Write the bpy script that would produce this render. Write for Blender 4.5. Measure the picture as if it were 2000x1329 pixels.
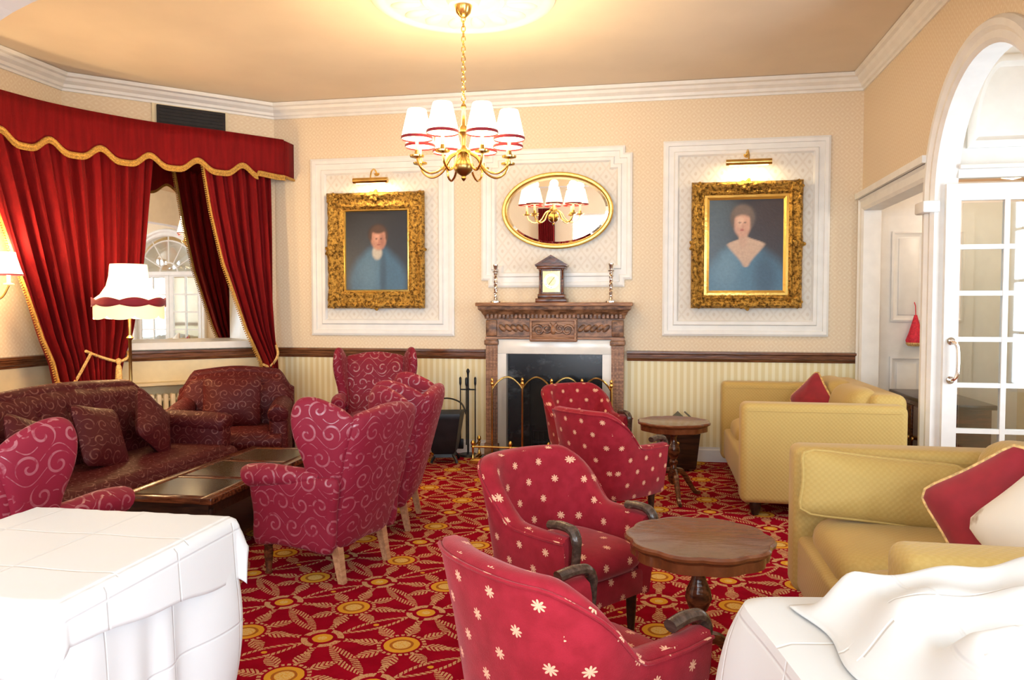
import bpy, bmesh, math, random
from mathutils import Matrix, Vector
random.seed(7)
PI = math.pi
for o in list(bpy.data.objects): bpy.data.objects.remove(o, do_unlink=True)
scene = bpy.context.scene
COL = scene.collection

# ------------------------------------------------------------------ camera, light, exposure
cam_data = bpy.data.cameras.new('camera'); cam = bpy.data.objects.new('camera', cam_data); COL.objects.link(cam)
cam_data.sensor_width = 36; cam_data.lens = 27.0; cam_data.clip_start = 0.02
cam.location = (0, 0, 1.45)
cam.rotation_euler = (PI / 2 - math.atan(59.5 / 1500), 0, math.radians(10.6))
scene.camera = cam
vs = scene.view_settings
vs.view_transform = 'Standard'; vs.look = 'None'; vs.gamma = 1; vs.exposure = 0.0
try: vs.use_curve_mapping = False
except Exception: pass
world = bpy.data.worlds.new('sky'); scene.world = world; world.use_nodes = True
world.node_tree.nodes['Background'].inputs[0].default_value = (0.80, 0.90, 1.0, 1)
world.node_tree.nodes['Background'].inputs[1].default_value = 1.6

def area_light(name, loc, rot, sx, sy, power, color):
    l = bpy.data.lights.new(name, 'AREA'); l.shape = 'RECTANGLE'; l.size = sx; l.size_y = sy
    l.energy = power; l.color = color
    o = bpy.data.objects.new(name, l); COL.objects.link(o); o.location = loc; o.rotation_euler = rot
    return o
DAY = (0.74, 0.88, 1.0)
# daylight entering through the three tall windows behind the photographer
for wx in (-4.40, -1.35, 0.85):
    area_light('window_daylight', (wx, -2.93, 1.72), (PI / 2, 0, 0), 1.36, 2.15, 140, DAY)
area_light('window_daylight', (1.90, 0.0, 1.35), (0, PI / 2, 0), 2.3, 1.1, 200, DAY)
area_light('lobby_fill', (3.12, 4.2, 1.7), (0, PI / 2, 0), 1.8, 1.1, 75, DAY)  # fill light added in front of the solid lobby wall

def point(parent, loc, power, color, radius=0.04):
    l = bpy.data.lights.new('bulb_light', 'POINT'); l.energy = power; l.color = color; l.shadow_soft_size = radius
    o = bpy.data.objects.new('bulb_light', l); COL.objects.link(o); o.location = loc; o.parent = parent
    return o
WARM = (1.0, 0.69, 0.35)

# ------------------------------------------------------------------ node expression helper
class X:
    def __init__(s, nt, sock): s.nt = nt; s.s = sock
    def _m(s, op, *a):
        n = s.nt.nodes.new('ShaderNodeMath'); n.operation = op
        for i, q in enumerate((s,) + a):
            if isinstance(q, X): s.nt.links.new(q.s, n.inputs[i])
            else: n.inputs[i].default_value = q
        return X(s.nt, n.outputs[0])
    def __add__(s, o): return s._m('ADD', o)
    __radd__ = __add__
    def __sub__(s, o): return s._m('SUBTRACT', o)
    def __rsub__(s, o): return (s * -1.0) + o
    def __mul__(s, o): return s._m('MULTIPLY', o)
    __rmul__ = __mul__
    def __truediv__(s, o): return s._m('DIVIDE', o)
    def lt(s, o): return s._m('LESS_THAN', o)
    def gt(s, o): return s._m('GREATER_THAN', o)
    def abs(s): return s._m('ABSOLUTE')
    def sin(s): return s._m('SINE')
    def cos(s): return s._m('COSINE')
    def fract(s): return s._m('FRACT')
    def floor(s): return s._m('FLOOR')
    def round(s): return s._m('ROUND')
    def sqrt(s): return s._m('SQRT')
    def atan2(s, o): return s._m('ARCTAN2', o)
    def max(s, o): return s._m('MAXIMUM', o)
    def min(s, o): return s._m('MINIMUM', o)
    def pow(s, o): return s._m('POWER', o)
    def step(s, a, b):
        n = s.nt.nodes.new('ShaderNodeMapRange'); n.interpolation_type = 'SMOOTHSTEP'
        s.nt.links.new(s.s, n.inputs[0]); n.inputs[1].default_value = a; n.inputs[2].default_value = b
        return X(s.nt, n.outputs[0])

class Mat:
    """small builder: a principled material with access to coordinates, noise and colour mixing"""
    def __init__(s, name, col=(0.8, 0.8, 0.8), rough=0.6, metal=0.0, spec=0.5, sheen=0.0, sheen_tint=None):
        s.m = bpy.data.materials.new(name); s.m.use_nodes = True; s.nt = s.m.node_tree
        s.b = s.nt.nodes['Principled BSDF']
        s.b.inputs['Base Color'].default_value = (*col, 1); s.b.inputs['Roughness'].default_value = rough
        s.b.inputs['Metallic'].default_value = metal; s.b.inputs['Specular IOR Level'].default_value = spec
        if sheen:
            s.b.inputs['Sheen Weight'].default_value = sheen; s.b.inputs['Sheen Roughness'].default_value = 0.4
            if sheen_tint: s.b.inputs['Sheen Tint'].default_value = (*sheen_tint, 1)
    def coord(s, kind='UV'):
        n = s.nt.nodes.new('ShaderNodeTexCoord'); return n.outputs[kind]
    def xy(s, kind='UV'):
        sp = s.nt.nodes.new('ShaderNodeSeparateXYZ'); s.nt.links.new(s.coord(kind), sp.inputs[0])
        return [X(s.nt, sp.outputs[i]) for i in range(3)]
    def noise(s, scale, detail=3, kind='Object', stretch=None, rough=0.5):
        n = s.nt.nodes.new('ShaderNodeTexNoise'); n.inputs['Scale'].default_value = scale
        n.inputs['Detail'].default_value = detail; n.inputs['Roughness'].default_value = rough
        src = s.coord(kind)
        if stretch:
            mp = s.nt.nodes.new('ShaderNodeMapping'); mp.inputs['Scale'].default_value = stretch
            s.nt.links.new(src, mp.inputs[0]); src = mp.outputs[0]
        s.nt.links.new(src, n.inputs['Vector']); return X(s.nt, n.outputs[0])
    def white(s, a, b):
        c = s.nt.nodes.new('ShaderNodeCombineXYZ'); s.nt.links.new(a.s, c.inputs[0]); s.nt.links.new(b.s, c.inputs[1])
        n = s.nt.nodes.new('ShaderNodeTexWhiteNoise'); s.nt.links.new(c.outputs[0], n.inputs[0]); return X(s.nt, n.outputs[0])
    def mix(s, fac, a, b):
        n = s.nt.nodes.new('ShaderNodeMix'); n.data_type = 'RGBA'
        for q, sock in ((fac, n.inputs[0]), (a, n.inputs[6]), (b, n.inputs[7])):
            if isinstance(q, X): s.nt.links.new(q.s, sock)
            elif isinstance(q, tuple): sock.default_value = (*q[:3], 1)
            elif isinstance(q, (int, float)): sock.default_value = q
            else: s.nt.links.new(q, sock)
        return n.outputs[2]
    def col(s, sock): s.nt.links.new(sock, s.b.inputs['Base Color']); return s
    def rough(s, x): s.nt.links.new(x.s, s.b.inputs['Roughness']); return s
    def bump(s, x, dist=0.005, strength=1.0):
        n = s.nt.nodes.new('ShaderNodeBump'); n.inputs['Distance'].default_value = dist; n.inputs['Strength'].default_value = strength
        s.nt.links.new(x.s, n.inputs['Height']); s.nt.links.new(n.outputs[0], s.b.inputs['Normal']); return s

M = {}
def simple(name, col, rough=0.6, metal=0.0, spec=0.5, vary=0.12, scale=9.0, sheen=0.0, bump=0.0):
    m = Mat(name, col, rough, metal, spec, sheen)
    n = m.noise(scale, 4)
    m.col(m.mix(n.step(0.3, 0.7), tuple(c * (1 - vary) for c in col), tuple(min(1, c * (1 + vary)) for c in col)))
    if bump: m.bump(m.noise(scale * 12, 3), bump)
    M[name] = m.m
    return m

def wood(name, dark, light, rough=0.3, scale=6.0, axis=(1, 8, 8)):
    m = Mat(name, light, rough, 0, 0.5)
    n = m.noise(scale, 5, 'Object', axis, 0.6)
    m.col(m.mix(n.step(0.35, 0.68), dark, light)); m.bump(n, 0.0015); M[name] = m.m

simple('white_paint', (0.80, 0.80, 0.78), 0.38, vary=0.03)
simple('plaster_white', (0.78, 0.76, 0.73), 0.6, vary=0.03)
simple('ceiling_paint', (0.76, 0.67, 0.55), 0.8, vary=0.03, scale=2)
simple('cream_paint', (0.76, 0.66, 0.44), 0.7, vary=0.04)
simple('peach_paint', (0.80, 0.56, 0.36), 0.7, vary=0.04)
simple('brass', (0.78, 0.52, 0.16), 0.22, 1.0, vary=0.15)
simple('old_brass', (0.42, 0.27, 0.09), 0.3, 1.0, vary=0.2)
simple('silver', (0.75, 0.70, 0.66), 0.18, 1.0, vary=0.1)
simple('black_metal', (0.012, 0.013, 0.016), 0.38, 0.4, vary=0.3)
simple('black_grille', (0.010, 0.008, 0.010), 0.7, vary=0.2)
simple('soot', (0.010, 0.011, 0.012), 0.85, vary=0.4)
simple('marble', (0.80, 0.78, 0.73), 0.18, vary=0.05, scale=5)
simple('radiator_paint', (0.80, 0.74, 0.60), 0.4, vary=0.03)
simple('candle', (0.85, 0.72, 0.45), 0.5, vary=0.03)
simple('gold_braid', (0.50, 0.27, 0.05), 0.55, vary=0.35, scale=90, bump=0.002)
simple('gold_trim', (0.62, 0.40, 0.15), 0.6, vary=0.3, scale=70)
simple('red_cushion', (0.27, 0.008, 0.020), 0.75, vary=0.12, scale=14, sheen=0.3)
simple('red_tassel', (0.62, 0.02, 0.05), 0.7, vary=0.2, scale=60)
simple('cream_cushion', (0.72, 0.64, 0.50), 0.8, vary=0.1)
simple('coal', (0.02, 0.02, 0.022), 0.6, vary=0.5, scale=30)
wood('mahogany', (0.045, 0.012, 0.005), (0.17, 0.05, 0.018), 0.17)
wood('table_wood', (0.12, 0.032, 0.011), (0.17, 0.048, 0.016), 0.13, 5.0, (2, 9, 2))
wood('dark_wood', (0.012, 0.006, 0.004), (0.045, 0.018, 0.009), 0.3)
wood('oak', (0.19, 0.082, 0.036), (0.42, 0.205, 0.10), 0.42, 7.0)
wood('carved_oak', (0.08, 0.034, 0.016), (0.33, 0.16, 0.078), 0.42, 14.0, (1, 2, 2))
wood('dado_wood', (0.09, 0.03, 0.012), (0.21, 0.08, 0.03), 0.25, 5.0, (1, 1, 14))
wood('pale_leg', (0.36, 0.17, 0.08), (0.55, 0.29, 0.15), 0.4)
wood('grip_wood', (0.04, 0.024, 0.018), (0.10, 0.06, 0.045), 0.22)

# slate fire surround with pale veins
m = Mat('slate', (0.02, 0.022, 0.024), 0.2)
n = m.noise(3.2, 6, 'Object', (1, 1, 1.6), 0.65)
m.col(m.mix(n.step(0.52, 0.80), (0.006, 0.007, 0.008), (0.13, 0.145, 0.165))); M['slate'] = m.m

# wallpapers (uv in metres)
def wallpaper(name, base, lite, cell, ratio=1.0):
    m = Mat(name, base, 0.65)
    x, y, z = m.xy(); a = x / cell; b = y / (cell * ratio)
    u = (a + b).fract() - 0.5; v = (a - b).fract() - 0.5
    lat = (u.abs().max(v.abs())).step(0.36, 0.47)
    flo = (u * u + v * v).sqrt(); flo = 1.0 - flo.step(0.10, 0.22)
    k = (lat * 0.6 + flo).min(1.0)
    m.col(m.mix(k * (0.55 + m.noise(60, 2) * 0.5), base, lite)); M[name] = m.m
wallpaper('wallpaper_peach', (0.74, 0.605, 0.43), (0.82, 0.715, 0.55), 0.085)
wallpaper('wallpaper_panel', (0.76, 0.73, 0.67), (0.64, 0.58, 0.50), 0.12, 1.3)
m = Mat('striped_paper', (0.72, 0.62, 0.33), 0.6)
x, y, z = m.xy(); st = (x / 0.062).fract() - 0.5
m.col(m.mix(st.abs().step(0.16, 0.30), (0.84, 0.78, 0.55), (0.74, 0.64, 0.36))); M['striped_paper'] = m.m

# carpet: crimson ground, gold medallions in cream wreaths, diamond lattice of leaf chains
m = Mat('carpet', (0.4, 0.01, 0.02), 0.95, spec=0.02)
x, y, z = m.xy('Object')
wob = m.noise(38, 2) - 0.5
a = (x + 1.436 + wob * 0.006) / 0.3655; b = (y - 3.481 + wob * 0.006) / 0.3565
u = (a + b) * 0.5; v = (a - b) * 0.5
fu = u - u.round(); fv = v - v.round()
dx = (fu + fv) * 0.3655; dy = (fu - fv) * 0.3565
r = (dx * dx + dy * dy).sqrt(); th = dy.atan2(dx)
gu = 0.5 - fu.abs(); gv = 0.5 - fv.abs()
r2 = ((gu + gv) * (gu + gv) * 0.13 + (gu - gv) * (gu - gv) * 0.13).sqrt()
fr8 = (th * (4.0 / PI) + 0.5).fract() - 0.5
lat_ = fr8.abs() * r * (PI / 4)
wid = ((r - 0.088) * (PI / 0.135)).sin() * 0.034
feather = lat_.lt(wid) * r.gt(0.092) * r.lt(0.218) * (((r - lat_ * 0.9) * 300.0).sin().gt(-0.35))
fr4 = (th * (2.0 / PI) + 0.5).fract() - 0.5
spike = ((fr4.abs() * r * (PI / 2)).lt(0.016)) * r.gt(0.16) * r.lt(0.262) * (((r - fr4.abs() * r * 1.6) * 260.0).sin().gt(-0.3))
ring = ((r - 0.098).abs()).lt(0.008) * ((th * 24.0).cos().gt(-0.3))
cream = feather.max(ring).max(spike)
# leaf chains on the two families of lattice edges
def lens(al, pe, w0): return (1.0 - (al / 0.34) * (al / 0.34)) * w0 - pe
l1 = lens(fu, gv * 0.511, 0.046); l2 = lens(fv, gu * 0.511, 0.044)
saw1 = ((fu.abs() * 150.0 + gv * 90.0).sin()).gt(-0.6); saw2 = ((fv.abs() * 130.0 - gu * 150.0).sin()).gt(-0.1)
chain = (l1.gt(0.0) * l1.lt(0.019) * saw1).max(l2.gt(0.0) * l2.lt(0.034) * saw2)
dot1 = ((fu * fu + gv * gv).sqrt() * 0.511).lt(0.013)
brk = ((r2 - 0.078).abs()).lt(0.014) * ((gu - gv).abs().gt(0.035))
cream = cream.max(chain).max(brk)
gold = r.lt(0.078).max(r2.lt(0.044)).max(dot1)
core = r.lt(0.038).max(r2.lt(0.020))
linec = ((r - 0.046).abs()).lt(0.006)
fleck = m.noise(120, 2)
c0 = m.mix(m.noise(9, 3).step(0.3, 0.7), (0.245, 0.002, 0.012), (0.31, 0.003, 0.017))
c1 = m.mix(cream * fleck.step(0.30, 0.46), c0, (0.58, 0.33, 0.16))
c2 = m.mix(gold, c1, (0.66, 0.32, 0.030))
c3 = m.mix(core * fleck.step(0.35, 0.55), c2, (0.68, 0.46, 0.16))
c4 = m.mix(linec, c3, (0.36, 0.11, 0.02))
m.col(c4); m.bump(m.noise(420, 2), 0.003); M['carpet'] = m.m

# upholstery: woven scrolls on crimson, small stars on red, gold weave, velvet
def scroll_fabric(name, ground, thread, cell=0.125, rough_t=0.38, sheen=0.12, satin=0.9):
    m = Mat(name, ground, 0.6, spec=0.3, sheen=sheen, sheen_tint=(1, 0.6, 0.6))
    x, y, z = m.xy()
    b = y / cell; row = b.floor(); a = x / cell + row * 0.5; ca = a.floor()
    rnd = m.white(ca, row)
    u = a - ca - 0.5; v = b - row - 0.5
    r = (u * u + v * v).sqrt(); th = v.atan2(u) / (2 * PI)
    sg = rnd.gt(0.5) * 2.0 - 1.0
    s = (th * sg + r * 3.0 + rnd * 7.0).fract() - 0.5
    sp = s.abs().lt(0.13) * r.lt(0.43) * r.gt(0.04)
    # trailing stems between the scrolls
    stem = ((y / cell * 6.0 + (x / cell * 3.1).sin() * 2.2).sin()).abs().lt(0.12) * r.gt(0.40)
    k = sp.max(stem) * m.noise(26, 2).step(0.30, 0.55)
    m.col(m.mix(k, ground, thread)); m.rough(0.62 - k * (0.62 - rough_t)); m.bump(k, 0.001)
    m.nt.links.new((k * satin + 0.25).s, m.b.inputs['Specular IOR Level'])
    M[name] = m.m
scroll_fabric('scroll_fabric', (0.215, 0.008, 0.026), (0.32, 0.075, 0.10))
scroll_fabric('sofa_fabric', (0.065, 0.003, 0.005), (0.135, 0.026, 0.020), 0.10, 0.5, 0.0, 0.4)
m = Mat('star_fabric', (0.36, 0.02, 0.04), 0.8, spec=0.2, sheen=0.3, sheen_tint=(1, 0.55, 0.55))
x, y, z = m.xy(); b = y / 0.085; row = b.floor(); a = x / 0.15 + row * 0.5
u = ((a.fract()) - 0.5) * 0.15; v = ((b - row) - 0.5) * 0.085
r = (u * u + v * v).sqrt(); th = v.atan2(u)
star = r.lt((th * 4.0).cos().abs() * 0.0125 + 0.0055)
wv = m.noise(18, 3)
m.col(m.mix(star, m.mix(wv.step(0.3, 0.7), (0.25, 0.008, 0.018), (0.31, 0.012, 0.026)), (0.74, 0.40, 0.26)))
m.bump(m.noise(300, 2), 0.0012); M['star_fabric'] = m.m
m = Mat('gold_fabric', (0.50, 0.32, 0.09), 0.7, spec=0.3, sheen=0.15)
x, y, z = m.xy(); wv = (((x + y) / 0.028).fract() - 0.5).abs() + (((x - y) / 0.028).fract() - 0.5).abs()
m.col(m.mix(wv.step(0.3, 0.8) * 0.6 + m.noise(7, 3) * 0.3, (0.50, 0.345, 0.105), (0.545, 0.385, 0.13))); m.bump(wv, 0.0012); M['gold_fabric'] = m.m
m = Mat('velvet', (0.26, 0.004, 0.007), 0.7, spec=0.15, sheen=0.06, sheen_tint=(1, 0.3, 0.3))
m.col(m.mix(m.noise(5, 3, 'Object', (6, 6, 0.5)).step(0.3, 0.7), (0.15, 0.0015, 0.003), (0.21, 0.003, 0.005)))
m.bump(m.noise(60, 2, 'Object', (8, 8, 0.6)), 0.003); M['velvet'] = m.m
# white table linen with pressed fold lines
m = Mat('linen', (0.64, 0.65, 0.65), 0.55, spec=0.3, sheen=0.1)
x, y, z = m.xy()
f1 = ((x / 0.30 + 0.3).fract() - 0.5).abs().step(0.0, 0.022); f2 = ((y / 0.30 + 0.1).fract() - 0.5).abs().step(0.0, 0.022)
m.bump(f1.min(f2) * 0.35 + m.noise(3.0, 3, 'UV') * 1.0, 0.006); M['linen'] = m.m
# mirrors, glass, lampshades
m = Mat('mirror', (0.90, 0.89, 0.86), 0.015, 1.0)
m.col(m.mix(m.noise(3, 2), (0.88, 0.87, 0.84), (0.92, 0.91, 0.88))); M['mirror'] = m.m
def glass(name, tint, refl=0.12, alpha_col=None):
    m = bpy.data.materials.new(name); m.use_nodes = True; nt = m.node_tree; nt.nodes.clear()
    out = nt.nodes.new('ShaderNodeOutputMaterial'); mx = nt.nodes.new('ShaderNodeMixShader')
    t = nt.nodes.new('ShaderNodeBsdfTransparent'); g = nt.nodes.new('ShaderNodeBsdfGlossy')
    t.inputs[0].default_value = (*tint, 1); g.inputs['Roughness'].default_value = 0.03; g.inputs[0].default_value = (0.9, 0.95, 1, 1)
    lw = nt.nodes.new('ShaderNodeLayerWeight'); lw.inputs[0].default_value = 0.35
    mr = nt.nodes.new('ShaderNodeMapRange'); mr.inputs[3].default_value = refl; mr.inputs[4].default_value = 0.8
    nt.links.new(lw.outputs[1], mr.inputs[0]); nt.links.new(mr.outputs[0], mx.inputs[0])
    nt.links.new(t.outputs[0], mx.inputs[1]); nt.links.new(g.outputs[0], mx.inputs[2]); nt.links.new(mx.outputs[0], out.inputs[0])
    M[name] = m
glass('pane_glass', (0.93, 0.97, 0.98))
m = bpy.data.materials.new('spark_mesh'); m.use_nodes = True; nt = m.node_tree; nt.nodes.clear()
out = nt.nodes.new('ShaderNodeOutputMaterial'); mx = nt.nodes.new('ShaderNodeMixShader'); t = nt.nodes.new('ShaderNodeBsdfTransparent')
g = nt.nodes.new('ShaderNodeBsdfPrincipled'); g.inputs['Base Color'].default_value = (0.02, 0.02, 0.02, 1); g.inputs['Metallic'].default_value = 0.6; g.inputs['Roughness'].default_value = 0.4
mx.inputs[0].default_value = 0.4
nt.links.new(t.outputs[0], mx.inputs[1]); nt.links.new(g.outputs[0], mx.inputs[2]); nt.links.new(mx.outputs[0], out.inputs[0]); M['spark_mesh'] = m
def glow(name, col, strength, base=(0.9, 0.8, 0.6)):
    m = Mat(name, base, 0.7); m.b.inputs['Emission Color'].default_value = (*col, 1); m.b.inputs['Emission Strength'].default_value = strength
    n = m.noise(20, 2); m.col(m.mix(n, tuple(c * 0.95 for c in base), base)); M[name] = m.m
glow('lit_shade', (1.0, 0.74, 0.38), 2.0)
glow('lit_skirt', (1.0, 0.62, 0.28), 0.8)
glow('lit_small_shade', (1.0, 0.80, 0.48), 6.0)
glow('bulb', (1.0, 0.75, 0.4), 12.0)
# gilt carved frame
m = Mat('gilt', (0.62, 0.36, 0.07), 0.32, 0.85)
n = m.noise(34, 4, 'Object', None, 0.7)
m.col(m.mix(n.step(0.34, 0.62), (0.10, 0.045, 0.008), (0.62, 0.36, 0.075))); m.bump(n, 0.02); M['gilt'] = m.m
m = Mat('gilt_slip', (0.80, 0.53, 0.14), 0.3, 0.85); m.bump(m.noise(40, 2), 0.003); M['gilt_slip'] = m.m
m = Mat('oil_paint', (0.1, 0.1, 0.1), 0.35, spec=0.4)
at = m.nt.nodes.new('ShaderNodeAttribute'); at.attribute_name = 'paint'
n = m.noise(45, 4)
m.col(m.mix(n * 0.35, at.outputs['Color'], (0.01, 0.012, 0.02))); m.bump(n, 0.0008); M['oil_paint'] = m.m
m = Mat('leather_top', (0.05, 0.045, 0.02), 0.16)
m.col(m.mix(m.noise(12, 3), (0.030, 0.026, 0.012), (0.060, 0.052, 0.024))); M['leather_top'] = m.m
m = Mat('brocade', (0.6, 0.5, 0.35), 0.8)
m.col(m.mix(m.noise(9, 4).step(0.58, 0.72), (0.74, 0.69, 0.60), (0.34, 0.22, 0.13))); M['brocade'] = m.m

# ------------------------------------------------------------------ mesh builder
def catmull(pts, k=6, closed=False):
    P = [Vector(p) for p in pts]; n = len(P); out = []
    rng = range(n) if closed else range(n - 1)
    for i in rng:
        if closed: p0, p1, p2, p3 = P[(i - 1) % n], P[i], P[(i + 1) % n], P[(i + 2) % n]
        else: p0, p1, p2, p3 = P[max(i - 1, 0)], P[i], P[i + 1], P[min(i + 2, n - 1)]
        for j in range(k):
            t = j / k
            out.append(0.5 * ((2 * p1) + (p2 - p0) * t + (2 * p0 - 5 * p1 + 4 * p2 - p3) * t * t + (3 * p1 - p0 - 3 * p2 + p3) * t ** 3))
    if not closed: out.append(P[-1])
    return out
def sq(w, h, n=40, e=6.0, cx=0, cy=0):
    out = []
    for i in range(n):
        t = 2 * PI * (i + 0.5) / n; c, s = math.cos(t), math.sin(t)
        d = (abs(c) ** e + abs(s) ** e) ** (-1 / e)
        out.append((cx + w / 2 * c * d, cy + h / 2 * s * d))
    return out
def sm(a, b, x):
    t = max(0, min(1, (x - a) / (b - a))); return t * t * (3 - 2 * t)
def interp(tab, x):
    if x <= tab[0][0]: return tab[0][1]
    for (a, va), (b, vb) in zip(tab, tab[1:]):
        if x <= b:
            t = (x - a) / (b - a); t = t * t * (3 - 2 * t) if False else t
            return va + (vb - va) * t
    return tab[-1][1]

class MB:
    def __init__(s): s.v = []; s.f = []
    def add(s, verts, faces, mx=None):
        o = len(s.v)
        for p in verts:
            p = Vector(p); s.v.append(tuple(mx @ p) if mx else tuple(p))
        for f in faces: s.f.append(tuple(i + o for i in f))
        return s
    def box(s, cx, cy, cz, sx, sy, sz, mx=None):
        v = [(cx + a * sx / 2, cy + b * sy / 2, cz + c * sz / 2) for a in (-1, 1) for b in (-1, 1) for c in (-1, 1)]
        return s.add(v, [(0, 1, 3, 2), (4, 6, 7, 5), (0, 4, 5, 1), (2, 3, 7, 6), (0, 2, 6, 4), (1, 5, 7, 3)], mx)
    def rbox(s, cx, cy, cz, sx, sy, sz, r=0.01, seg=2, mx=None):
        bm = bmesh.new(); bmesh.ops.create_cube(bm, size=1)
        for v in bm.verts: v.co = Vector((v.co.x * sx, v.co.y * sy, v.co.z * sz))
        bmesh.ops.bevel(bm, geom=list(bm.edges), offset=min(r, min(sx, sy, sz) * 0.49), segments=seg, profile=0.5, affect='EDGES')
        bm.verts.index_update()
        v = [(p.co.x + cx, p.co.y + cy, p.co.z + cz) for p in bm.verts]; f = [tuple(q.index for q in fc.verts) for fc in bm.faces]
        bm.free(); return s.add(v, f, mx)
    def lathe(s, prof, n=24, c=(0, 0, 0), mx=None, lob=0, lobn=8):
        v = []; f = []; k = len(prof)
        for i in range(n):
            t = 2 * PI * i / n
            for (r, z) in prof:
                q = r * (1 + lob * abs(math.cos(t * lobn / 2)) - lob) if lob else r
                v.append((c[0] + q * math.cos(t), c[1] + q * math.sin(t), c[2] + z))
        for i in range(n):
            j = (i + 1) % n
            for a in range(k - 1): f.append((i * k + a, j * k + a, j * k + a + 1, i * k + a + 1))
        return s.add(v, f, mx)
    def tube(s, path, r, n=8, mx=None, flat=1.0, cap=True):
        P = [Vector(p) for p in path]; m = len(P); v = []; f = []
        R = [r] * m if isinstance(r, (int, float)) else r
        up = Vector((0, 0, 1))
        t0 = (P[1] - P[0]).normalized()
        if abs(t0.dot(up)) > 0.95: up = Vector((1, 0, 0))
        nrm = (up - t0 * up.dot(t0)).normalized()
        for i in range(m):
            t = (P[min(i + 1, m - 1)] - P[max(i - 1, 0)]).normalized()
            nrm = (nrm - t * nrm.dot(t))
            nrm = nrm.normalized() if nrm.length > 1e-6 else t.orthogonal().normalized()
            bi = t.cross(nrm)
            for k in range(n):
                a = 2 * PI * k / n; v.append(P[i] + nrm * math.cos(a) * R[i] + bi * math.sin(a) * R[i] * flat)
        for i in range(m - 1):
            for k in range(n):
                q = (k + 1) % n; f.append((i * n + k, i * n + q, (i + 1) * n + q, (i + 1) * n + k))
        if cap: f.append(tuple(range(n - 1, -1, -1))); f.append(tuple((m - 1) * n + k for k in range(n)))
        return s.add(v, f, mx)
    def sweep(s, path, prof, mapf=None, closed=False, capped=True, shift=None):
        P = [Vector((p[0], p[1])) for p in path]; n = len(P); v = []; f = []; k = len(prof)
        for i in range(n):
            if closed: a, b = P[(i - 1) % n], P[(i + 1) % n]
            else: a, b = P[max(i - 1, 0)], P[min(i + 1, n - 1)]
            d1 = (P[i] - a); d2 = (b - P[i])
            if d1.length < 1e-9: d1 = d2
            if d2.length < 1e-9: d2 = d1
            d1.normalize(); d2.normalize()
            n1 = Vector((-d1.y, d1.x)); n2 = Vector((-d2.y, d2.x)); mi = (n1 + n2).normalized()
            q = 1 / max(0.3, mi.dot(n1))
            for (o, h) in prof:
                p = P[i] + mi * o * q; hh = h + (shift(i, o, h) if shift else 0)
                v.append(mapf(p.x, p.y, hh) if mapf else (p.x, p.y, hh))
        for i in range(n if closed else n - 1):
            j = (i + 1) % n
            for a in range(k - 1): f.append((i * k + a, j * k + a, j * k + a + 1, i * k + a + 1))
        if not closed and capped: f.append(tuple(range(k))); f.append(tuple((n - 1) * k + q for q in range(k - 1, -1, -1)))
        return s.add(v, f)
    def puff(s, outline, th, mapf, p=8.0, rings=(1, 0.985, 0.95, 0.88, 0.76, 0.55, 0.3), q=2.0, extra=None):
        n = len(outline); cx = sum(o[0] for o in outline) / n; cy = sum(o[1] for o in outline) / n
        v = []; f = []
        def ring(sc, sgn):
            t = th / 2 * max(0.0, 1 - sc ** p) ** (1 / q) * sgn
            i0 = len(v)
            for (a, b) in outline:
                aa = cx + (a - cx) * sc; bb = cy + (b - cy) * sc
                v.append(mapf(aa, bb, t + (extra(aa, bb, sgn) if extra else 0)))
            return i0
        base = ring(1.0, 0)
        for sgn in (1, -1):
            prev = base
            for sc in rings[1:]:
                cur = ring(sc, sgn)
                for i in range(n):
                    j = (i + 1) % n
                    f.append((prev + i, prev + j, cur + j, cur + i) if sgn > 0 else (prev + j, prev + i, cur + i, cur + j))
                prev = cur
            c = len(v); v.append(mapf(cx, cy, th / 2 * sgn + (extra(cx, cy, sgn) if extra else 0)))
            for i in range(n):
                j = (i + 1) % n; f.append((prev + i, prev + j, c) if sgn > 0 else (prev + j, prev + i, c))
        return s.add(v, f)
    def grid(s, nu, nv, fn, closed_u=False):
        v = [fn(i / (nu if closed_u else nu - 1), j / (nv - 1)) for i in range(nu) for j in range(nv)]; f = []
        for i in range(nu if closed_u else nu - 1):
            i2 = (i + 1) % nu
            for j in range(nv - 1): f.append((i * nv + j, i2 * nv + j, i2 * nv + j + 1, i * nv + j + 1))
        return s.add(v, f)
    def build(s, name, mat, parent=None, angle=40, solid=0, uvmode='box', fix=True):
        me = bpy.data.meshes.new(name); me.from_pydata(s.v, [], s.f)
        if fix:
            bm = bmesh.new(); bm.from_mesh(me); bmesh.ops.recalc_face_normals(bm, faces=list(bm.faces)); bm.to_mesh(me); bm.free()
        me.update()
        uv = me.uv_layers.new(name='UVMap').data
        for p in me.polygons:
            nn = p.normal; ax = max(range(3), key=lambda i: abs(nn[i]))
            for li in p.loop_indices:
                c = me.vertices[me.loops[li].vertex_index].co
                uv[li].uv = (c.y, c.z) if ax == 0 else ((c.x, c.z) if ax == 1 else (c.x, c.y))
        for p in me.polygons: p.use_smooth = True
        try: me.set_sharp_from_angle(angle=math.radians(angle))
        except Exception: pass
        me.materials.append(M[mat])
        o = bpy.data.objects.new(name, me); COL.objects.link(o)
        if parent: o.parent = parent
        if solid:
            md = o.modifiers.new('thickness', 'SOLIDIFY'); md.thickness = solid; md.offset = 0
        return o

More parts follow.
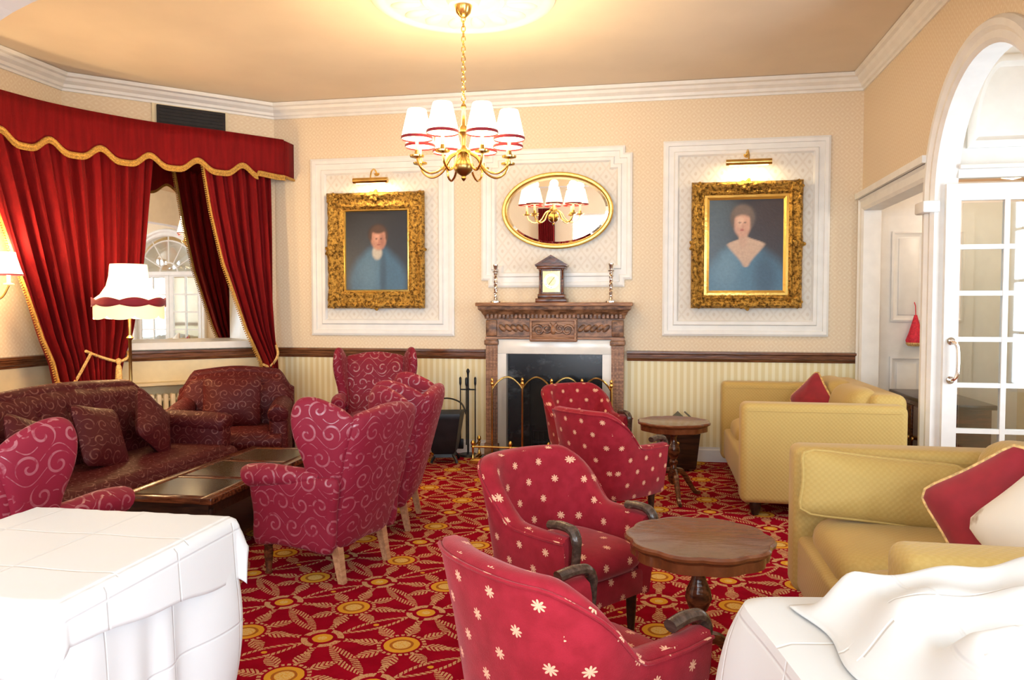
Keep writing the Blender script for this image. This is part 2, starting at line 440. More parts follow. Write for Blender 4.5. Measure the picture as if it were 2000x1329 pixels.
def tag(o, label, cat, group=None, kind=None):
    o['label'] = label; o['category'] = cat
    if group: o['group'] = group
    if kind: o['kind'] = kind
    return o
def thing(name, label, cat, loc=(0, 0, 0), rz=0.0, group=None, rx=0.0, ry=0.0):
    o = bpy.data.objects.new(name, None); o.empty_display_size = 0.1; COL.objects.link(o)
    o.location = loc; o.rotation_euler = (rx, ry, math.radians(rz)); return tag(o, label, cat, group)
def struct(o, label=None):
    o['kind'] = 'structure'
    if label: o['label'] = label
    return o
def dup(root, loc, rz, label, sz=1.0):
    r = root.copy(); COL.objects.link(r); r.location = loc; r.rotation_euler = (0, 0, math.radians(rz)); r['label'] = label
    r.scale = (1, 1, sz)
    def rec(src, dst):
        for ch in src.children:
            c = ch.copy(); COL.objects.link(c); c.parent = dst; rec(ch, c)
    rec(root, r); return r

# ------------------------------------------------------------------ setting
RW, BW, LW, FW, CH = 1.84, 7.5, -5.30, -3.0, 3.58
CA, CB = (-3.93, 7.5), (-5.30, 6.16)            # chamfered corner
CL = math.hypot(CB[0] - CA[0], CB[1] - CA[1]); CD = ((CB[0] - CA[0]) / CL, (CB[1] - CA[1]) / CL); CN = (0.699, -0.715)
def cham(s, off, z): return (CA[0] + CD[0] * s + CN[0] * off, CA[1] + CD[1] * s + CN[1] * off, z)

b = MB(); b.grid(2, 2, lambda u, v: (-5.5 + 8.9 * u, -3.2 + 11.0 * v, 0)); struct(b.build('floor', 'carpet', fix=False), 'crimson carpet with gold medallions and cream leaf lattice')
b = MB(); b.add([(LW - .2, FW - .2, CH), (RW + .1, FW - .2, CH), (RW + .1, BW + .1, CH), (LW - .2, BW + .1, CH)], [(0, 3, 2, 1)])
struct(b.build('ceiling', 'ceiling_paint', fix=False), 'smooth warm cream ceiling')
def wall_quad(b, p, q, z0, z1): b.add([(p[0], p[1], z0), (q[0], q[1], z0), (q[0], q[1], z1), (p[0], p[1], z1)], [(0, 1, 2, 3)])
b = MB(); b.box(( -3.93 + 1.96) / 2, BW + 0.05, CH / 2, 5.89, 0.1, CH); wback = struct(b.build('wall_back', 'wallpaper_peach'), 'peach diamond papered fireplace wall')
b = MB(); b.box((-3.93 + 1.84) / 2, BW - 0.004, 0.48, 5.77, 0.008, 0.96); b.build('wainscot', 'striped_paper', wback)
def chbox(b, s0, s1, o0, o1, z0, z1):
    b.add([cham(s, o, z) for s in (s0, s1) for o in (o0, o1) for z in (z0, z1)], [(0, 1, 3, 2), (4, 6, 7, 5), (0, 4, 5, 1), (2, 3, 7, 6), (0, 2, 6, 4), (1, 5, 7, 3)])
RS0, RS1, RZ0, RZ1, RD = .24, 1.76, 1.10, 3.06, .45   # mirror recess in the corner wall
b = MB()
for q in ((0, RS0, -.1, 0, 0, CH), (RS1, CL, -.1, 0, 0, CH), (RS0, RS1, -.1, 0, 0, RZ0), (RS0, RS1, -.1, 0, RZ1, CH)): chbox(b, *q)
wch = struct(b.build('wall_corner', 'wallpaper_peach'), 'peach papered wall cutting across the corner')
b = MB(); b.add([cham(0, .006, 0.1), cham(CL, .006, 0.1), cham(CL, .006, .95), cham(0, .006, .95)], [(0, 1, 2, 3)]); b.build('wainscot', 'cream_paint', wch)
b = MB(); b.box(LW - 0.05, (6.16 + FW) / 2, CH / 2, 0.1, 6.16 - FW, CH); wl = struct(b.build('wall_left', 'wallpaper_peach'), 'peach papered wall beside the red curtains')
b = MB(); b.box(LW + 0.003, (6.16 + FW) / 2, 0.48, 0.006, 6.16 - FW, 0.96); b.build('wainscot', 'cream_paint', wl)

# wall behind the camera with three tall windows
WINS = [-4.40, -1.35, 0.85]; WHW, WZ0, WZ1 = 0.7, 0.6, 2.85
b = MB(); xs = [LW] + [w for c in WINS for w in (c - WHW, c + WHW)] + [RW]
for i in range(0, len(xs), 2): b.box((xs[i] + xs[i + 1]) / 2, FW - 0.1, CH / 2, xs[i + 1] - xs[i], 0.2, CH)
for c in WINS:
    b.box(c, FW - 0.1, WZ0 / 2, 2 * WHW, 0.2, WZ0); b.box(c, FW - 0.1, (WZ1 + CH) / 2, 2 * WHW, 0.2, CH - WZ1)
struct(b.build('wall_front', 'wallpaper_peach'), 'papered wall with tall windows behind the photographer')
for i, c in enumerate(WINS):
    b = MB(); fr = 0.06
    for dx_ in (-WHW + fr / 2, 0, WHW - fr / 2): b.box(c + dx_, FW - 0.05, (WZ0 + WZ1) / 2, fr, 0.07, WZ1 - WZ0)
    for z in (WZ0 + fr / 2, (WZ0 + WZ1) / 2, WZ1 - fr / 2): b.box(c, FW - 0.05, z, 2 * WHW, 0.06, fr)
    w = struct(b.build('window_%d' % (i + 1), 'white_paint'), 'tall white sash window')
    for sx in (-1, 1):
        for k in (0, 1):
            g = MB(); g.box(c + sx * WHW / 2, FW - 0.09, WZ0 + (k + .5) * (WZ1 - WZ0) / 2, WHW - fr, 0.006, (WZ1 - WZ0) / 2 - fr); g.build('pane', 'pane_glass', w)
    g = MB(); g.rbox(c, FW + 0.06, WZ0 - 0.03, 2 * WHW + 0.2, 0.2, 0.05, 0.01); g.build('window_sill', 'white_paint', w)
for c, lab in ((-2.65, 'red curtain between the left and middle windows behind the camera'), (-0.25, 'red curtain between the middle and right windows behind the camera')):
    b = MB(); b.grid(60, 6, lambda u, v: (c - 0.19 + 0.38 * u, FW + 0.12 + 0.035 * math.sin(u * 50), 0.03 + 2.97 * v))
    tag(b.build('window_curtain', 'velvet', solid=0.006), lab, 'curtain')

# right wall: doorway to the alcove, two arched openings
AR, ASP = 0.74, 2.20; ARCS = [4.86, 2.2]; FO0, FO1, FOZ = -.65, .65, 2.55; OA0, OA1, OAZ = 5.78, 7.36, 2.34; T = 0.12
ys = sorted(set([FW, OA0, OA1, BW, FO0, FO1] + [round(c + AR * math.cos(PI * k / 28), 5) for c in ARCS for k in range(29)]))
def zlow(y):
    if OA0 < y < OA1: return OAZ
    if FO0 < y < FO1: return FOZ
    for c in ARCS:
        if abs(y - c) < AR: return ASP + math.sqrt(AR * AR - (y - c) ** 2)
    return 0.0
b = MB()
for y0, y1 in zip(ys, ys[1:]):
    mid = (y0 + y1) / 2; inside = zlow(mid) > 0
    def zl(y):
        if not inside: return 0
        if OA0 < mid < OA1: return OAZ
        if FO0 < mid < FO1: return FOZ
        c = min(ARCS, key=lambda q: abs(q - mid)); return ASP + math.sqrt(max(0, AR * AR - (y - c) ** 2))
    z0, z1 = zl(y0), zl(y1)
    b.add([(RW, y0, z0), (RW, y1, z1), (RW, y1, CH), (RW, y0, CH)], [(0, 1, 2, 3)])
    b.add([(RW + T, y0, z0), (RW + T, y1, z1), (RW + T, y1, CH), (RW + T, y0, CH)], [(3, 2, 1, 0)])
    if inside: b.add([(RW, y0, z0), (RW + T, y0, z0), (RW + T, y1, z1), (RW, y1, z1)], [(0, 1, 2, 3)])
for yy, zz in [(OA0, OAZ), (OA1, OAZ), (FO0, FOZ), (FO1, FOZ)] + [(c + s * AR, ASP) for c in ARCS for s in (-1, 1)]:
    b.add([(RW, yy, 0), (RW + T, yy, 0), (RW + T, yy, zz), (RW, yy, zz)], [(0, 1, 2, 3)])
struct(b.build('wall_right', 'wallpaper_peach', fix=False), 'peach papered wall with white arch and doorway')

# wide basket arch the picture is taken through (its left haunch shows top left)
b = MB(); HZ, HR, HX = 2.985, 1.2, -2.62
xs = [LW, -3.82] + [HX - HR * math.cos(PI / 2 * k / 16) for k in range(1, 17)] + [0.64 + HR * math.sin(PI / 2 * k / 16) for k in range(0, 17)]
def hz(x): 
    if x <= -3.82: return HZ - HR
    if x < HX: return HZ - HR + math.sqrt(HR * HR - (x - HX) ** 2)
    if x > 0.64: return HZ - HR + math.sqrt(max(0, HR * HR - (x - 0.64) ** 2))
    return HZ
HY0, HY1 = 3.08, 3.28
for x0, x1 in zip(xs, xs[1:]):
    z0, z1 = (0, 0) if x1 <= -3.82 else (hz(x0), hz(x1))
    for yy in (HY0, HY1): b.add([(x0, yy, z0), (x1, yy, z1), (x1, yy, CH), (x0, yy, CH)], [(0, 1, 2, 3)])
    if x1 > -3.82: b.add([(x0, HY0, z0), (x1, HY0, z1), (x1, HY1, z1), (x0, HY1, z0)], [(0, 1, 2, 3)])
b.add([(-3.82, HY0, 0), (-3.82, HY1, 0), (-3.82, HY1, HZ - HR), (-3.82, HY0, HZ - HR)], [(0, 1, 2, 3)])
b.rbox(1.77, 3.18, 1.76, .14, .26, .08, .012); b.rbox(1.79, 3.18, 1.68, .10, .20, .10, .02)
struct(b.build('wall_archway', 'plaster_white', fix=False), 'white plaster arch between the two rooms')

# alcove and lobby beyond the right wall
AX1, AY1 = 3.2, 7.6
b = MB(); b.box((RW + AX1) / 2 + .1, AY1 + 0.05, 1.7, AX1 - RW, 0.1, 3.4); struct(b.build('wall_alcove', 'white_paint'), 'white wall at the end of the alcove')
b = MB()
b.box(AX1 + 0.05, (AY1 + 1.2) / 2, 1.7, 0.1, AY1 - 1.2, 3.4); b.box((RW + AX1) / 2 + .1, 1.15, 1.7, AX1 - RW, 0.1, 3.4)
struct(b.build('wall_lobby', 'cream_paint'), 'cream wall of the side lobby')
b = MB(); b.box((RW + T + AX1) / 2, (1.2 + 5.62) / 2, 3.33, AX1 - RW - T, 4.42, 0.04); b.box((RW + T + AX1) / 2, (5.7 + AY1) / 2, 2.62, AX1 - RW - T, AY1 - 5.7, 0.04)
struct(b.build('ceiling_alcove', 'peach_paint'), 'peach ceiling of the alcove')
# panelled white door at the end of the alcove
b = MB(); DX0, DX1, DY = 1.97, 2.80, AY1 - 0.03
b.box((DX0 + DX1) / 2, DY, 1.15, DX1 - DX0, 0.04, 2.30)
d1 = struct(b.build('door_1', 'white_paint'), 'white panelled door beyond the doorway')
for (x0, x1, z0, z1) in ((2.11, 2.40, 1.34, 2.16), (2.50, 2.72, 1.34, 2.16), (2.11, 2.40, 0.22, 1.02), (2.50, 2.72, 0.22, 1.02)):
    p = MB(); p.sweep([(x0, z0), (x1, z0), (x1, z1), (x0, z1)], [(0, 0), (0, .014), (.016, .02), (.034, .006), (.05, 0)], lambda a, c, h: (a, DY - 0.02 - h, c), True); pm = p.build('panel_moulding', 'white_paint', d1)
    p = MB(); p.rbox((x0 + x1) / 2, DY - 0.021, (z0 + z1) / 2, x1 - x0 - .12, 0.016, z1 - z0 - .12, 0.007); p.build('panel', 'white_paint', d1)
# casing round the doorway in the right wall, with cornice head
b = MB(); cw = 0.10
b.sweep([(OA1, 0), (OA1, OAZ), (OA0, OAZ), (OA0, 0)], [(0.006, -T - .006), (0.006, 0.02), (-0.02, 0.035), (-0.08, 0.03), (-0.10, 0.045), (-0.10, -0.0)], lambda a, c, h: (RW - h, a, c))
b.box(RW - 0.03, (OA0 + OA1) / 2, OAZ + 0.13, 0.09, OA1 - OA0 + 0.22, 0.05)
struct(b.build('trim_1', 'white_paint', angle=30), 'white moulded casing of the alcove doorway')
# arched casings
for ci, c in enumerate(ARCS):
    path = [(c + AR, 0)] + [(c + AR * math.cos(PI * k / 32), ASP + AR * math.sin(PI * k / 32)) for k in range(33)] + [(c - AR, 0)]
    b = MB(); b.sweep(path, [(0.006, -T - .006), (0.006, 0.015), (-0.02, 0.035), (-0.06, 0.03), (-0.085, 0.05), (-0.12, 0.05), (-0.14, 0.02), (-0.14, 0)], lambda a, z, h: (RW - h, a, z))
    for s in (-1, 1): b.rbox(RW - 0.035, c + s * (AR + 0.07), ASP - 0.06, 0.11, 0.18, 0.08, 0.012)
    struct(b.build('trim_%d' % (2 + ci), 'white_paint', angle=30), 'white moulded arch casing with impost blocks')

def glazed_leaf(name, label, mapf, w=0.74, h=2.28, rows=6, cols=2, pull=True):
    """door leaf in (u,z) with thickness t, built from stiles, rails, glazing bars and panes"""
    def bx(b, u0, u1, z0, z1, t0, t1):
        b.add([mapf(u, z, t) for u in (u0, u1) for z in (z0, z1) for t in (t0, t1)], [(0, 1, 3, 2), (4, 6, 7, 5), (0, 4, 5, 1), (2, 3, 7, 6), (0, 2, 6, 4), (1, 5, 7, 3)])
    st, zt, zb = 0.09, h - 0.11, 0.335
    b = MB(); bx(b, 0, st, 0.01, h, -.02, .02); bx(b, w - st, w, 0.01, h, -.02, .02); bx(b, st, w - st, zt, h, -.02, .02); bx(b, st, w - st, 0.01, zb, -.012, .012)
    d = b.build(name, 'white_paint')
    struct(d, label)
    pw = (w - 2 * st) / cols; ph = (zt - zb) / rows
    for i in range(1, cols):
        g = MB(); bx(g, st + i * pw - .016, st + i * pw + .016, zb, zt, -.0195, .0195); g.build('glazing_bar', 'white_paint', d)
    for j in range(1, rows):
        g = MB(); bx(g, st, w - st, zb + j * ph - .016, zb + j * ph + .016, -.017, .017); g.build('glazing_bar', 'white_paint', d)
    for i in range(cols):
        for j in range(rows):
            g = MB(); bx(g, st + i * pw + .016, st + (i + 1) * pw - .016, zb + j * ph + .016, zb + (j + 1) * ph - .016, -.003, .003); g.build('pane', 'pane_glass', d)
    if pull:
        g = MB(); g.tube(catmull([mapf(.045, 1.24, -.02), mapf(.05, 1.235, -.06), mapf(.07, 1.19, -.075), mapf(.07, 1.03, -.075), mapf(.05, .985, -.06), mapf(.045, .98, -.02)], 6), 0.012, 8)
        for z in (1.24, .98): g.tube([mapf(.045, z, -.021), mapf(.045, z, -.028)], 0.026, 12)
        g.build('pull_handle', 'silver', d)
    return d
# open leaf standing at right angles to the arch, with panelled overdoor
glazed_leaf('window_4', 'tall glazed garden door behind the camera', lambda u, z, t: (RW + .10 + t, FO0 + u, z), FO1 - FO0, FOZ, 5, 3, False)
DXL = 1.885
glazed_leaf('door_2', 'white glazed door standing open inside the arch', lambda u, z, t: (DXL + u, 5.575 + t, z))
b = MB(); b.box((RW + T + AX1) / 2, 5.66, 2.84, AX1 - RW - T, 0.08, 1.0); b.box((DXL + .77 + AX1) / 2, 5.66, 1.2, AX1 - DXL - .77, 0.08, 2.4)
wo = struct(b.build('wall_overdoor', 'white_paint'), 'white partition over the open glazed door')
arcp = [(2.02, 2.52), (2.9, 2.52), (2.9, 3.12)] + [(2.22 - 0.20 * math.sin(PI / 2 * k / 10) , 2.62 + 0.50 * math.cos(PI / 2 * k / 10)) for k in range(11)]
b = MB(); b.sweep(arcp, [(0, 0), (0, .02), (.02, .032), (.045, .03), (.06, .012), (.075, 0)], lambda a, z, h: (a, 5.62 - h, z), True); b.build('panel_moulding', 'white_paint', wo)
b = MB(); b.box((RW + T + AX1) / 2, 5.60, 2.35, AX1 - RW - T, 0.06, 0.06); b.rbox((RW + T + AX1) / 2, 5.59, 2.39, AX1 - RW - T, 0.10, 0.03, .008); b.build('head_rail', 'white_paint', wo)
# closed pair of doors with fanlight in the nearer arch (seen in the corner mirror)
c = ARCS[1]
for s in (-1, 1):
    glazed_leaf('door_%d' % (3 if s < 0 else 4), 'white glazed door closed below a fanlight', lambda u, z, t, s=s: (RW + .07 + t, c + s * (AR - .0 - u), z), AR - .004, 2.22, 5, 2, False)
b = MB(); b.box(RW + .06, c, ASP - .02, .08, 2 * AR, .07)
for k in range(1, 6):
    a_ = PI * k / 6; b.tube([(RW + .06, c + .2 * math.cos(a_), ASP + .2 * math.sin(a_)), (RW + .06, c + AR * math.cos(a_), ASP + AR * math.sin(a_))], 0.012, 6)
for rr in (0.2, 0.645): b.tube([(RW + .06, c + rr * math.cos(PI * k / 24), ASP + rr * math.sin(PI * k / 24)) for k in range(25)], 0.016, 6)
fl = struct(b.build('window_5', 'white_paint'), 'fanlight with radiating bars above the glazed doors')
g = MB(); pts = [(RW + .06, c + .64 * math.cos(PI * k / 24), ASP + .64 * math.sin(PI * k / 24)) for k in range(25)]
g.add(pts, [tuple(range(25))]); g.build('pane', 'pane_glass', fl, solid=0.004)
b = MB()
for q in ((3.14, 3.62, 1.7, .06, .07, 1.96), (3.14, 4.78, 1.7, .06, .07, 1.96), (3.14, 4.2, 2.64, .06, 1.2, .07), (3.14, 4.2, .77, .06, 1.2, .07)): b.box(*q)
fill_frame = struct(b.build('window_6', 'white_paint'), 'white window-like frame added round the lobby fill light')  # bars and frame added round the fill light; no opening behind
for q in ((3.10, 4.2, 1.7, .02, .03, 1.8), (3.10, 4.2, 1.25, .02, 1.1, .03), (3.10, 4.2, 1.7, .02, 1.1, .03), (3.10, 4.2, 2.15, .02, 1.1, .03)):
    g = MB(); g.box(*q); g.build('glazing_bar', 'white_paint', fill_frame)
lamp_l = thing('lobby_light', 'round ceiling light of the side lobby', 'ceiling light', (2.6, 2.6, 3.30))
g = MB(); g.lathe([(0, -.14), (.10, -.12), (.15, -.06), (.16, 0)], 24); g.build('bowl', 'lit_shade', lamp_l)
g = MB(); g.lathe([(.16, 0), (.175, 0), (.175, -.02), (.16, -.02)], 24); g.build('rim', 'brass', lamp_l)
point(lamp_l, (0, 0, -.22), 10, WARM, .1)
lamp_a = thing('alcove_fill_lamp', 'round ceiling lamp added to light the alcove', 'ceiling light', (2.75, 6.7, 2.59))  # unseen lamp, added to brighten the alcove
g = MB(); g.lathe([(0, -.12), (.08, -.10), (.12, -.05), (.13, 0)], 24); g.build('bowl', 'lit_shade', lamp_a)
g = MB(); g.lathe([(.13, 0), (.145, 0), (.145, -.02), (.13, -.02)], 24); g.build('rim', 'brass', lamp_a)
point(lamp_a, (0, 0, -.2), 15, (1, .88, .76), .1)

# cornice, dado rail, skirting
corn = [(0.0, 3.43), (0.014, 3.43), (0.018, 3.45), (0.035, 3.46), (0.042, 3.485), (0.07, 3.51), (0.08, 3.535), (0.105, 3.545), (0.11, 3.576), (0.0, 3.576)]
roomp = [(RW, BW), CA, CB, (LW, HY1)]
b = MB(); b.sweep([(RW, HY1)] + roomp, corn); struct(b.build('trim_4', 'white_paint', angle=25), 'white moulded plaster cornice')
dado = [(0, .955), (.014, .955), (.02, .975), (.034, .985), (.036, 1.02), (.05, 1.03), (.05, 1.05), (0, 1.055)]
b = MB(); b.sweep([(-.27, BW), (RW, BW)][::-1], dado); struct(b.build('trim_5', 'dado_wood', angle=25), 'dark wood dado rail right of the fireplace')
b = MB(); b.sweep([(-1.67, BW), CA, CB, (LW, FW)], dado); struct(b.build('trim_6', 'dado_wood', angle=25), 'dark wood dado rail left of the fireplace')
base = [(0, 0), (.02, 0), (.02, .11), (.012, .125), (.012, .14), (0, .14)]
b = MB(); b.sweep([(RW, BW), (-.27, BW)], base); struct(b.build('baseboard_right', 'white_paint', angle=25), 'white skirting right of the fireplace')
b = MB(); b.sweep([(-1.67, BW), CA, CB, (LW, FW)], base); struct(b.build('baseboard_left', 'white_paint', angle=25), 'white skirting left of the fireplace')

# wall panels: white mouldings with patterned paper inside
def wall_panel(name, pts, w, label):
    b = MB(); k = w / .16
    b.sweep(pts, [(0, 0), (0, .022), (.02 * k, .03), (.05 * k, .026), (.055 * k, .014), (.105 * k, .014), (.115 * k, .03), (.145 * k, .03), (.16 * k, .010), (.16 * k, 0)], lambda a, z, h: (a, BW - h, z), True)
    t = struct(b.build(name, 'white_paint', angle=25), label)
    P = MB(); P.sweep(pts, [(w * .9, 0), (w * .95, .004)], lambda a, z, h: (a, BW - h, z), True)
    n = len(pts); P = MB()
    x0 = min(p[0] for p in pts) + w * .9; x1 = max(p[0] for p in pts) - w * .9; z0 = min(p[1] for p in pts) + w * .9; z1 = max(p[1] for p in pts) - w * .9
    P.box((x0 + x1) / 2, BW - .003, (z0 + z1) / 2, x1 - x0, .006, z1 - z0); P.build('panel_paper', 'wallpaper_panel', t)
rect = lambda x0, x1, z0, z1: [(x0, z0), (x1, z0), (x1, z1), (x0, z1)]
wall_panel('trim_7', rect(-3.52, -1.99, 1.185, 3.0), .17, 'white panel moulding round the portrait of a man')
wall_panel('trim_8', rect(.06, 1.56, 1.20, 3.04), .15, 'white panel moulding round the portrait of a woman')
e = .07
wall_panel('trim_9', [(-1.64, 1.67), (-.30, 1.67), (-.30, 1.74), (-.23, 1.74), (-.23, 2.95), (-.30, 2.95), (-.30, 3.02), (-1.64, 3.02), (-1.64, 2.95), (-1.71, 2.95), (-1.71, 1.74), (-1.64, 1.74)], .15, 'white shouldered panel moulding above the mantelpiece')

# ------------------------------------------------------------------ corner mirror, pelmet, curtains
t = thing('wall_mirror', 'tall mirror set across the corner between the red curtains', 'mirror', (0, 0, 0))
b = MB(); chbox(b, RS0 + .02, RS1 - .02, -RD, -RD + .012, RZ0 + .03, RZ1); b.build('mirror_glass', 'mirror', t)
b = MB()
for q in ((RS0 - .03, RS0 + .02, -RD - .01, .012, RZ0, RZ1 + .03), (RS1 - .02, RS1 + .03, -RD - .01, .012, RZ0, RZ1 + .03), (RS0, RS1, -RD - .01, .0, RZ1, RZ1 + .03), (RS0, RS1, -RD - .03, -RD - .002, RZ0, RZ1)): chbox(b, *q)
b.build('frame', 'white_paint', t)
b = MB(); chbox(b, RS0 - .06, RS1 + .06, -RD, .07, RZ0 - .035, RZ0 + .03); b.build('sill', 'white_paint', t)
b = MB(); chbox(b, .50, 1.13, .002, .05, 3.205, 3.415)
v_ = thing('air_vent', 'black ventilation panel above the red pelmet', 'vent'); b.build('grille', 'black_grille', v_)
b = MB(); chbox(b, .47, 1.17, .0, .02, 3.185, 3.43); b.build('surround', 'cream_paint', v_)
for k in range(6):
    g = MB(); chbox(g, .52, 1.11, .05, .058, 3.225 + k * .032, 3.235 + k * .032); g.build('slat', 'black_metal', v_)

PEL = catmull([(-5.12, 4.3, 0), (-5.10, 4.75, 0), (-5.06, 5.19, 0), (-4.93, 5.73, 0), (-4.57, 6.36, 0), (-4.14, 6.80, 0), (-3.72, 7.30, 0)], 14)
def arclen(P):
    L = [0]
    for a, b in zip(P, P[1:]): L.append(L[-1] + (b - a).length)
    return L
PL = arclen(PEL)
def at(P, L, s):
    s = max(0, min(L[-1], s))
    for i in range(len(P) - 1):
        if s <= L[i + 1]:
            q = (s - L[i]) / max(1e-9, L[i + 1] - L[i]); p = P[i].lerp(P[i + 1], q); d = (P[i + 1] - P[i]).normalized(); return p, d
    return P[-1], (P[-1] - P[-2]).normalized()
PS0 = 0.89  # arc length where the frame edge falls
def scal(s):
    q = s - PS0
    if q > 2.28: return 2.785 + .02 * max(0, 1 - (q - 2.28) / .2)
    ph = (q - .45) / .42; return 2.765 + .095 * abs(math.cos(PI * ph)) ** 4
t = thing('pelmet', 'curved dark red velvet pelmet with scalloped gold braid edge', 'pelmet')
N = 220; b = MB()
def pel(u, v, off=0):
    s = u * PL[-1]; p, d = at(PEL, PL, s); nrm = Vector((d.y, -d.x, 0)); z0 = scal(s)
    q = p + nrm * off; return (q.x, q.y, z0 + (3.16 - z0) * v)
b.grid(N, 5, lambda u, v: pel(u, v)); b.build('valance', 'velvet', t, solid=.02)
b = MB(); b.add([(-3.72, 7.30, 2.785), (-3.72, 7.495, 2.785), (-3.72, 7.495, 3.16), (-3.72, 7.30, 3.16)], [(0, 1, 2, 3)]); b.build('return', 'velvet', t, solid=.02)
b = MB(); b.grid(N, 2, lambda u, v: (lambda p, d: tuple(p + Vector((-d.y, d.x, 0)) * (v * .2) + Vector((0, 0, 3.165))))(*at(PEL, PL, u * PL[-1]))); b.build('top_board', 'velvet', t, solid=.015)
b = MB(); b.tube([Vector(pel(i / N, 0, .012)) + Vector((0, 0, .012)) for i in range(N + 1)], .016, 8); b.tube([Vector((-3.712, 7.30, 2.795)), Vector((-3.712, 7.495, 2.795))], .016, 8); b.build('braid', 'gold_braid', t)
b = MB()
for i in range(0, 420):
    p = Vector(pel(i / 419, 0, .012)); b.tube([p + Vector((0, 0, .004)), p + Vector((0, 0, -.028))], [.004, .009], 5)
o = b.build('fringe', 'gold_braid', t); o['kind'] = 'stuff'

CUR = catmull([(-5.16, 4.6, 0), (-5.13, 5.19, 0), (-5.03, 5.73, 0), (-4.68, 6.40, 0), (-4.26, 6.83, 0), (-3.84, 7.34, 0)], 14); CLn = arclen(CUR)
CS0 = 0.59 - .29
def curtain(name, label, tabL, tabR, ztop, npl, fringe_left, amp=.04, fr_right=False, cord=None):
    t = thing(name, label, 'curtain')
    def P(u, v, off=0):
        z = ztop * v + .02 * (1 - v); sl = interp(tabL, z) + CS0; sr = interp(tabR, z) + CS0
        s = sl + (sr - sl) * u; p, d = at(CUR, CLn, s); nrm = Vector((d.y, -d.x, 0))
        w = (sr - sl); full = interp(tabR, ztop) - interp(tabL, ztop); g = full / max(w, .05)
        A = amp * min(1.7, .6 + .4 * g) 
        ph = u * npl * 2 * PI + .5 * math.sin(v * 5 + u * 9)
        fold = A * math.sin(ph) + A * .35 * math.sin(ph * 2.3 + 1.0) + A * .3 * math.sin(v * 6 + u * 4)
        bulge = .05 * math.sin(PI * u) * (g - 1)
        q = p + nrm * (fold + bulge + off); return (q.x, q.y, z)
    b = MB(); b.grid(int(npl * 14), 60, P); c = b.build('drape', 'velvet', t, solid=.008, angle=80)
    if fringe_left is not None:
        u0 = 0 if fringe_left else 1
        b = MB(); b.tube([P(u0, v / 70, .01) for v in range(71)], .014, 6); b.build('edge_braid', 'gold_braid', t)
        b = MB(); sg = -1 if fringe_left else 1
        for k in range(150):
            v = k / 149; p = Vector(P(u0, v, .012)); _, d = at(CUR, CLn, interp(tabL if u0 == 0 else tabR, p.z) + CS0)
            b.tube([p, p + d * sg * .028 + Vector((0, 0, -.008))], [.004, .007], 4)
        o = b.build('edge_fringe', 'gold_braid', t); o['kind'] = 'stuff'
    if cord:
        for pts in cord:
            b = MB()
            b.tube(catmull([P(*q) for q in pts], 8), .013, 6)
            b.build('tieback', 'gold_trim', t)
    return t, P
tl, PLc = curtain('drape_curtain', 'wide red velvet curtain tied back behind the long sofa and floor lamp',
    [(0, .78), (.80, .80), (1.0, .76), (1.2, .68), (1.9, .47), (2.4, .32), (3.0, .12)], [(0, 1.40), (.8, 1.38), (1.0, 1.42), (1.25, 1.50), (1.9, 1.60), (3.0, 1.72)], 3.0, 11, True, .045,
    cord=[[(0, .27, .03), (.1, .268, .10), (.25, .285, .13), (.40, .355, .11)], [(.38, .36, .10), (.6, .34, .12), (.82, .325, .10), (.95, .335, .08), (1.0, .35, .03)]])
b = MB(); kn = Vector(PLc(.82, .325, .11)); b.lathe([(0, .03), (.02, .02), (.026, 0), (.018, -.02), (.014, -.03), (.024, -.05), (.032, -.17), (0, -.17)], 12, kn); b.build('tassel', 'gold_trim', tl)
curtain('drape_curtain', 'narrow red velvet curtain hanging at the corner beside the fireplace wall',
    [(0, 2.68), (.80, 2.68), (.92, 2.66), (1.25, 2.52), (1.9, 2.32), (2.4, 2.22), (3.0, 2.13)], [(0, 2.84), (.8, 2.84), (3.0, 2.80)], 3.0, 6, True, .035,
    cord=[[(0, .295, .04), (.3, .29, .09), (.7, .33, .09), (1.0, .375, .03)]])

# radiator below the corner mirror
t = thing('radiator', 'cream column radiator below the corner mirror', 'radiator')
for k in range(14):
    b = MB(); s = .55 + k * .062
    p0 = cham(s, .09, 0); b.rbox(0, 0, .36, .046, .13, .56, .02, 2, Matrix.Translation((p0[0], p0[1], 0)) @ Matrix.Rotation(math.atan2(CD[1], CD[0]), 4, 'Z')); b.build('column', 'radiator_paint', t)
for q in ((.50, .14, 1.42, .14), (.50, .58, 1.42, .58), (.52, .14, .52, 0), (1.40, .14, 1.40, 0)):
    b = MB(); b.tube([cham(q[0], .09, q[1]), cham(q[2], .09, q[3])], .018, 8); b.build('pipe', 'radiator_paint', t)
b = MB(); chbox(b, .4, 1.6, .0, .18, .725, .75); tag(b.build('radiator_shelf', 'cream_paint'), 'narrow cream shelf over the radiator', 'shelf')

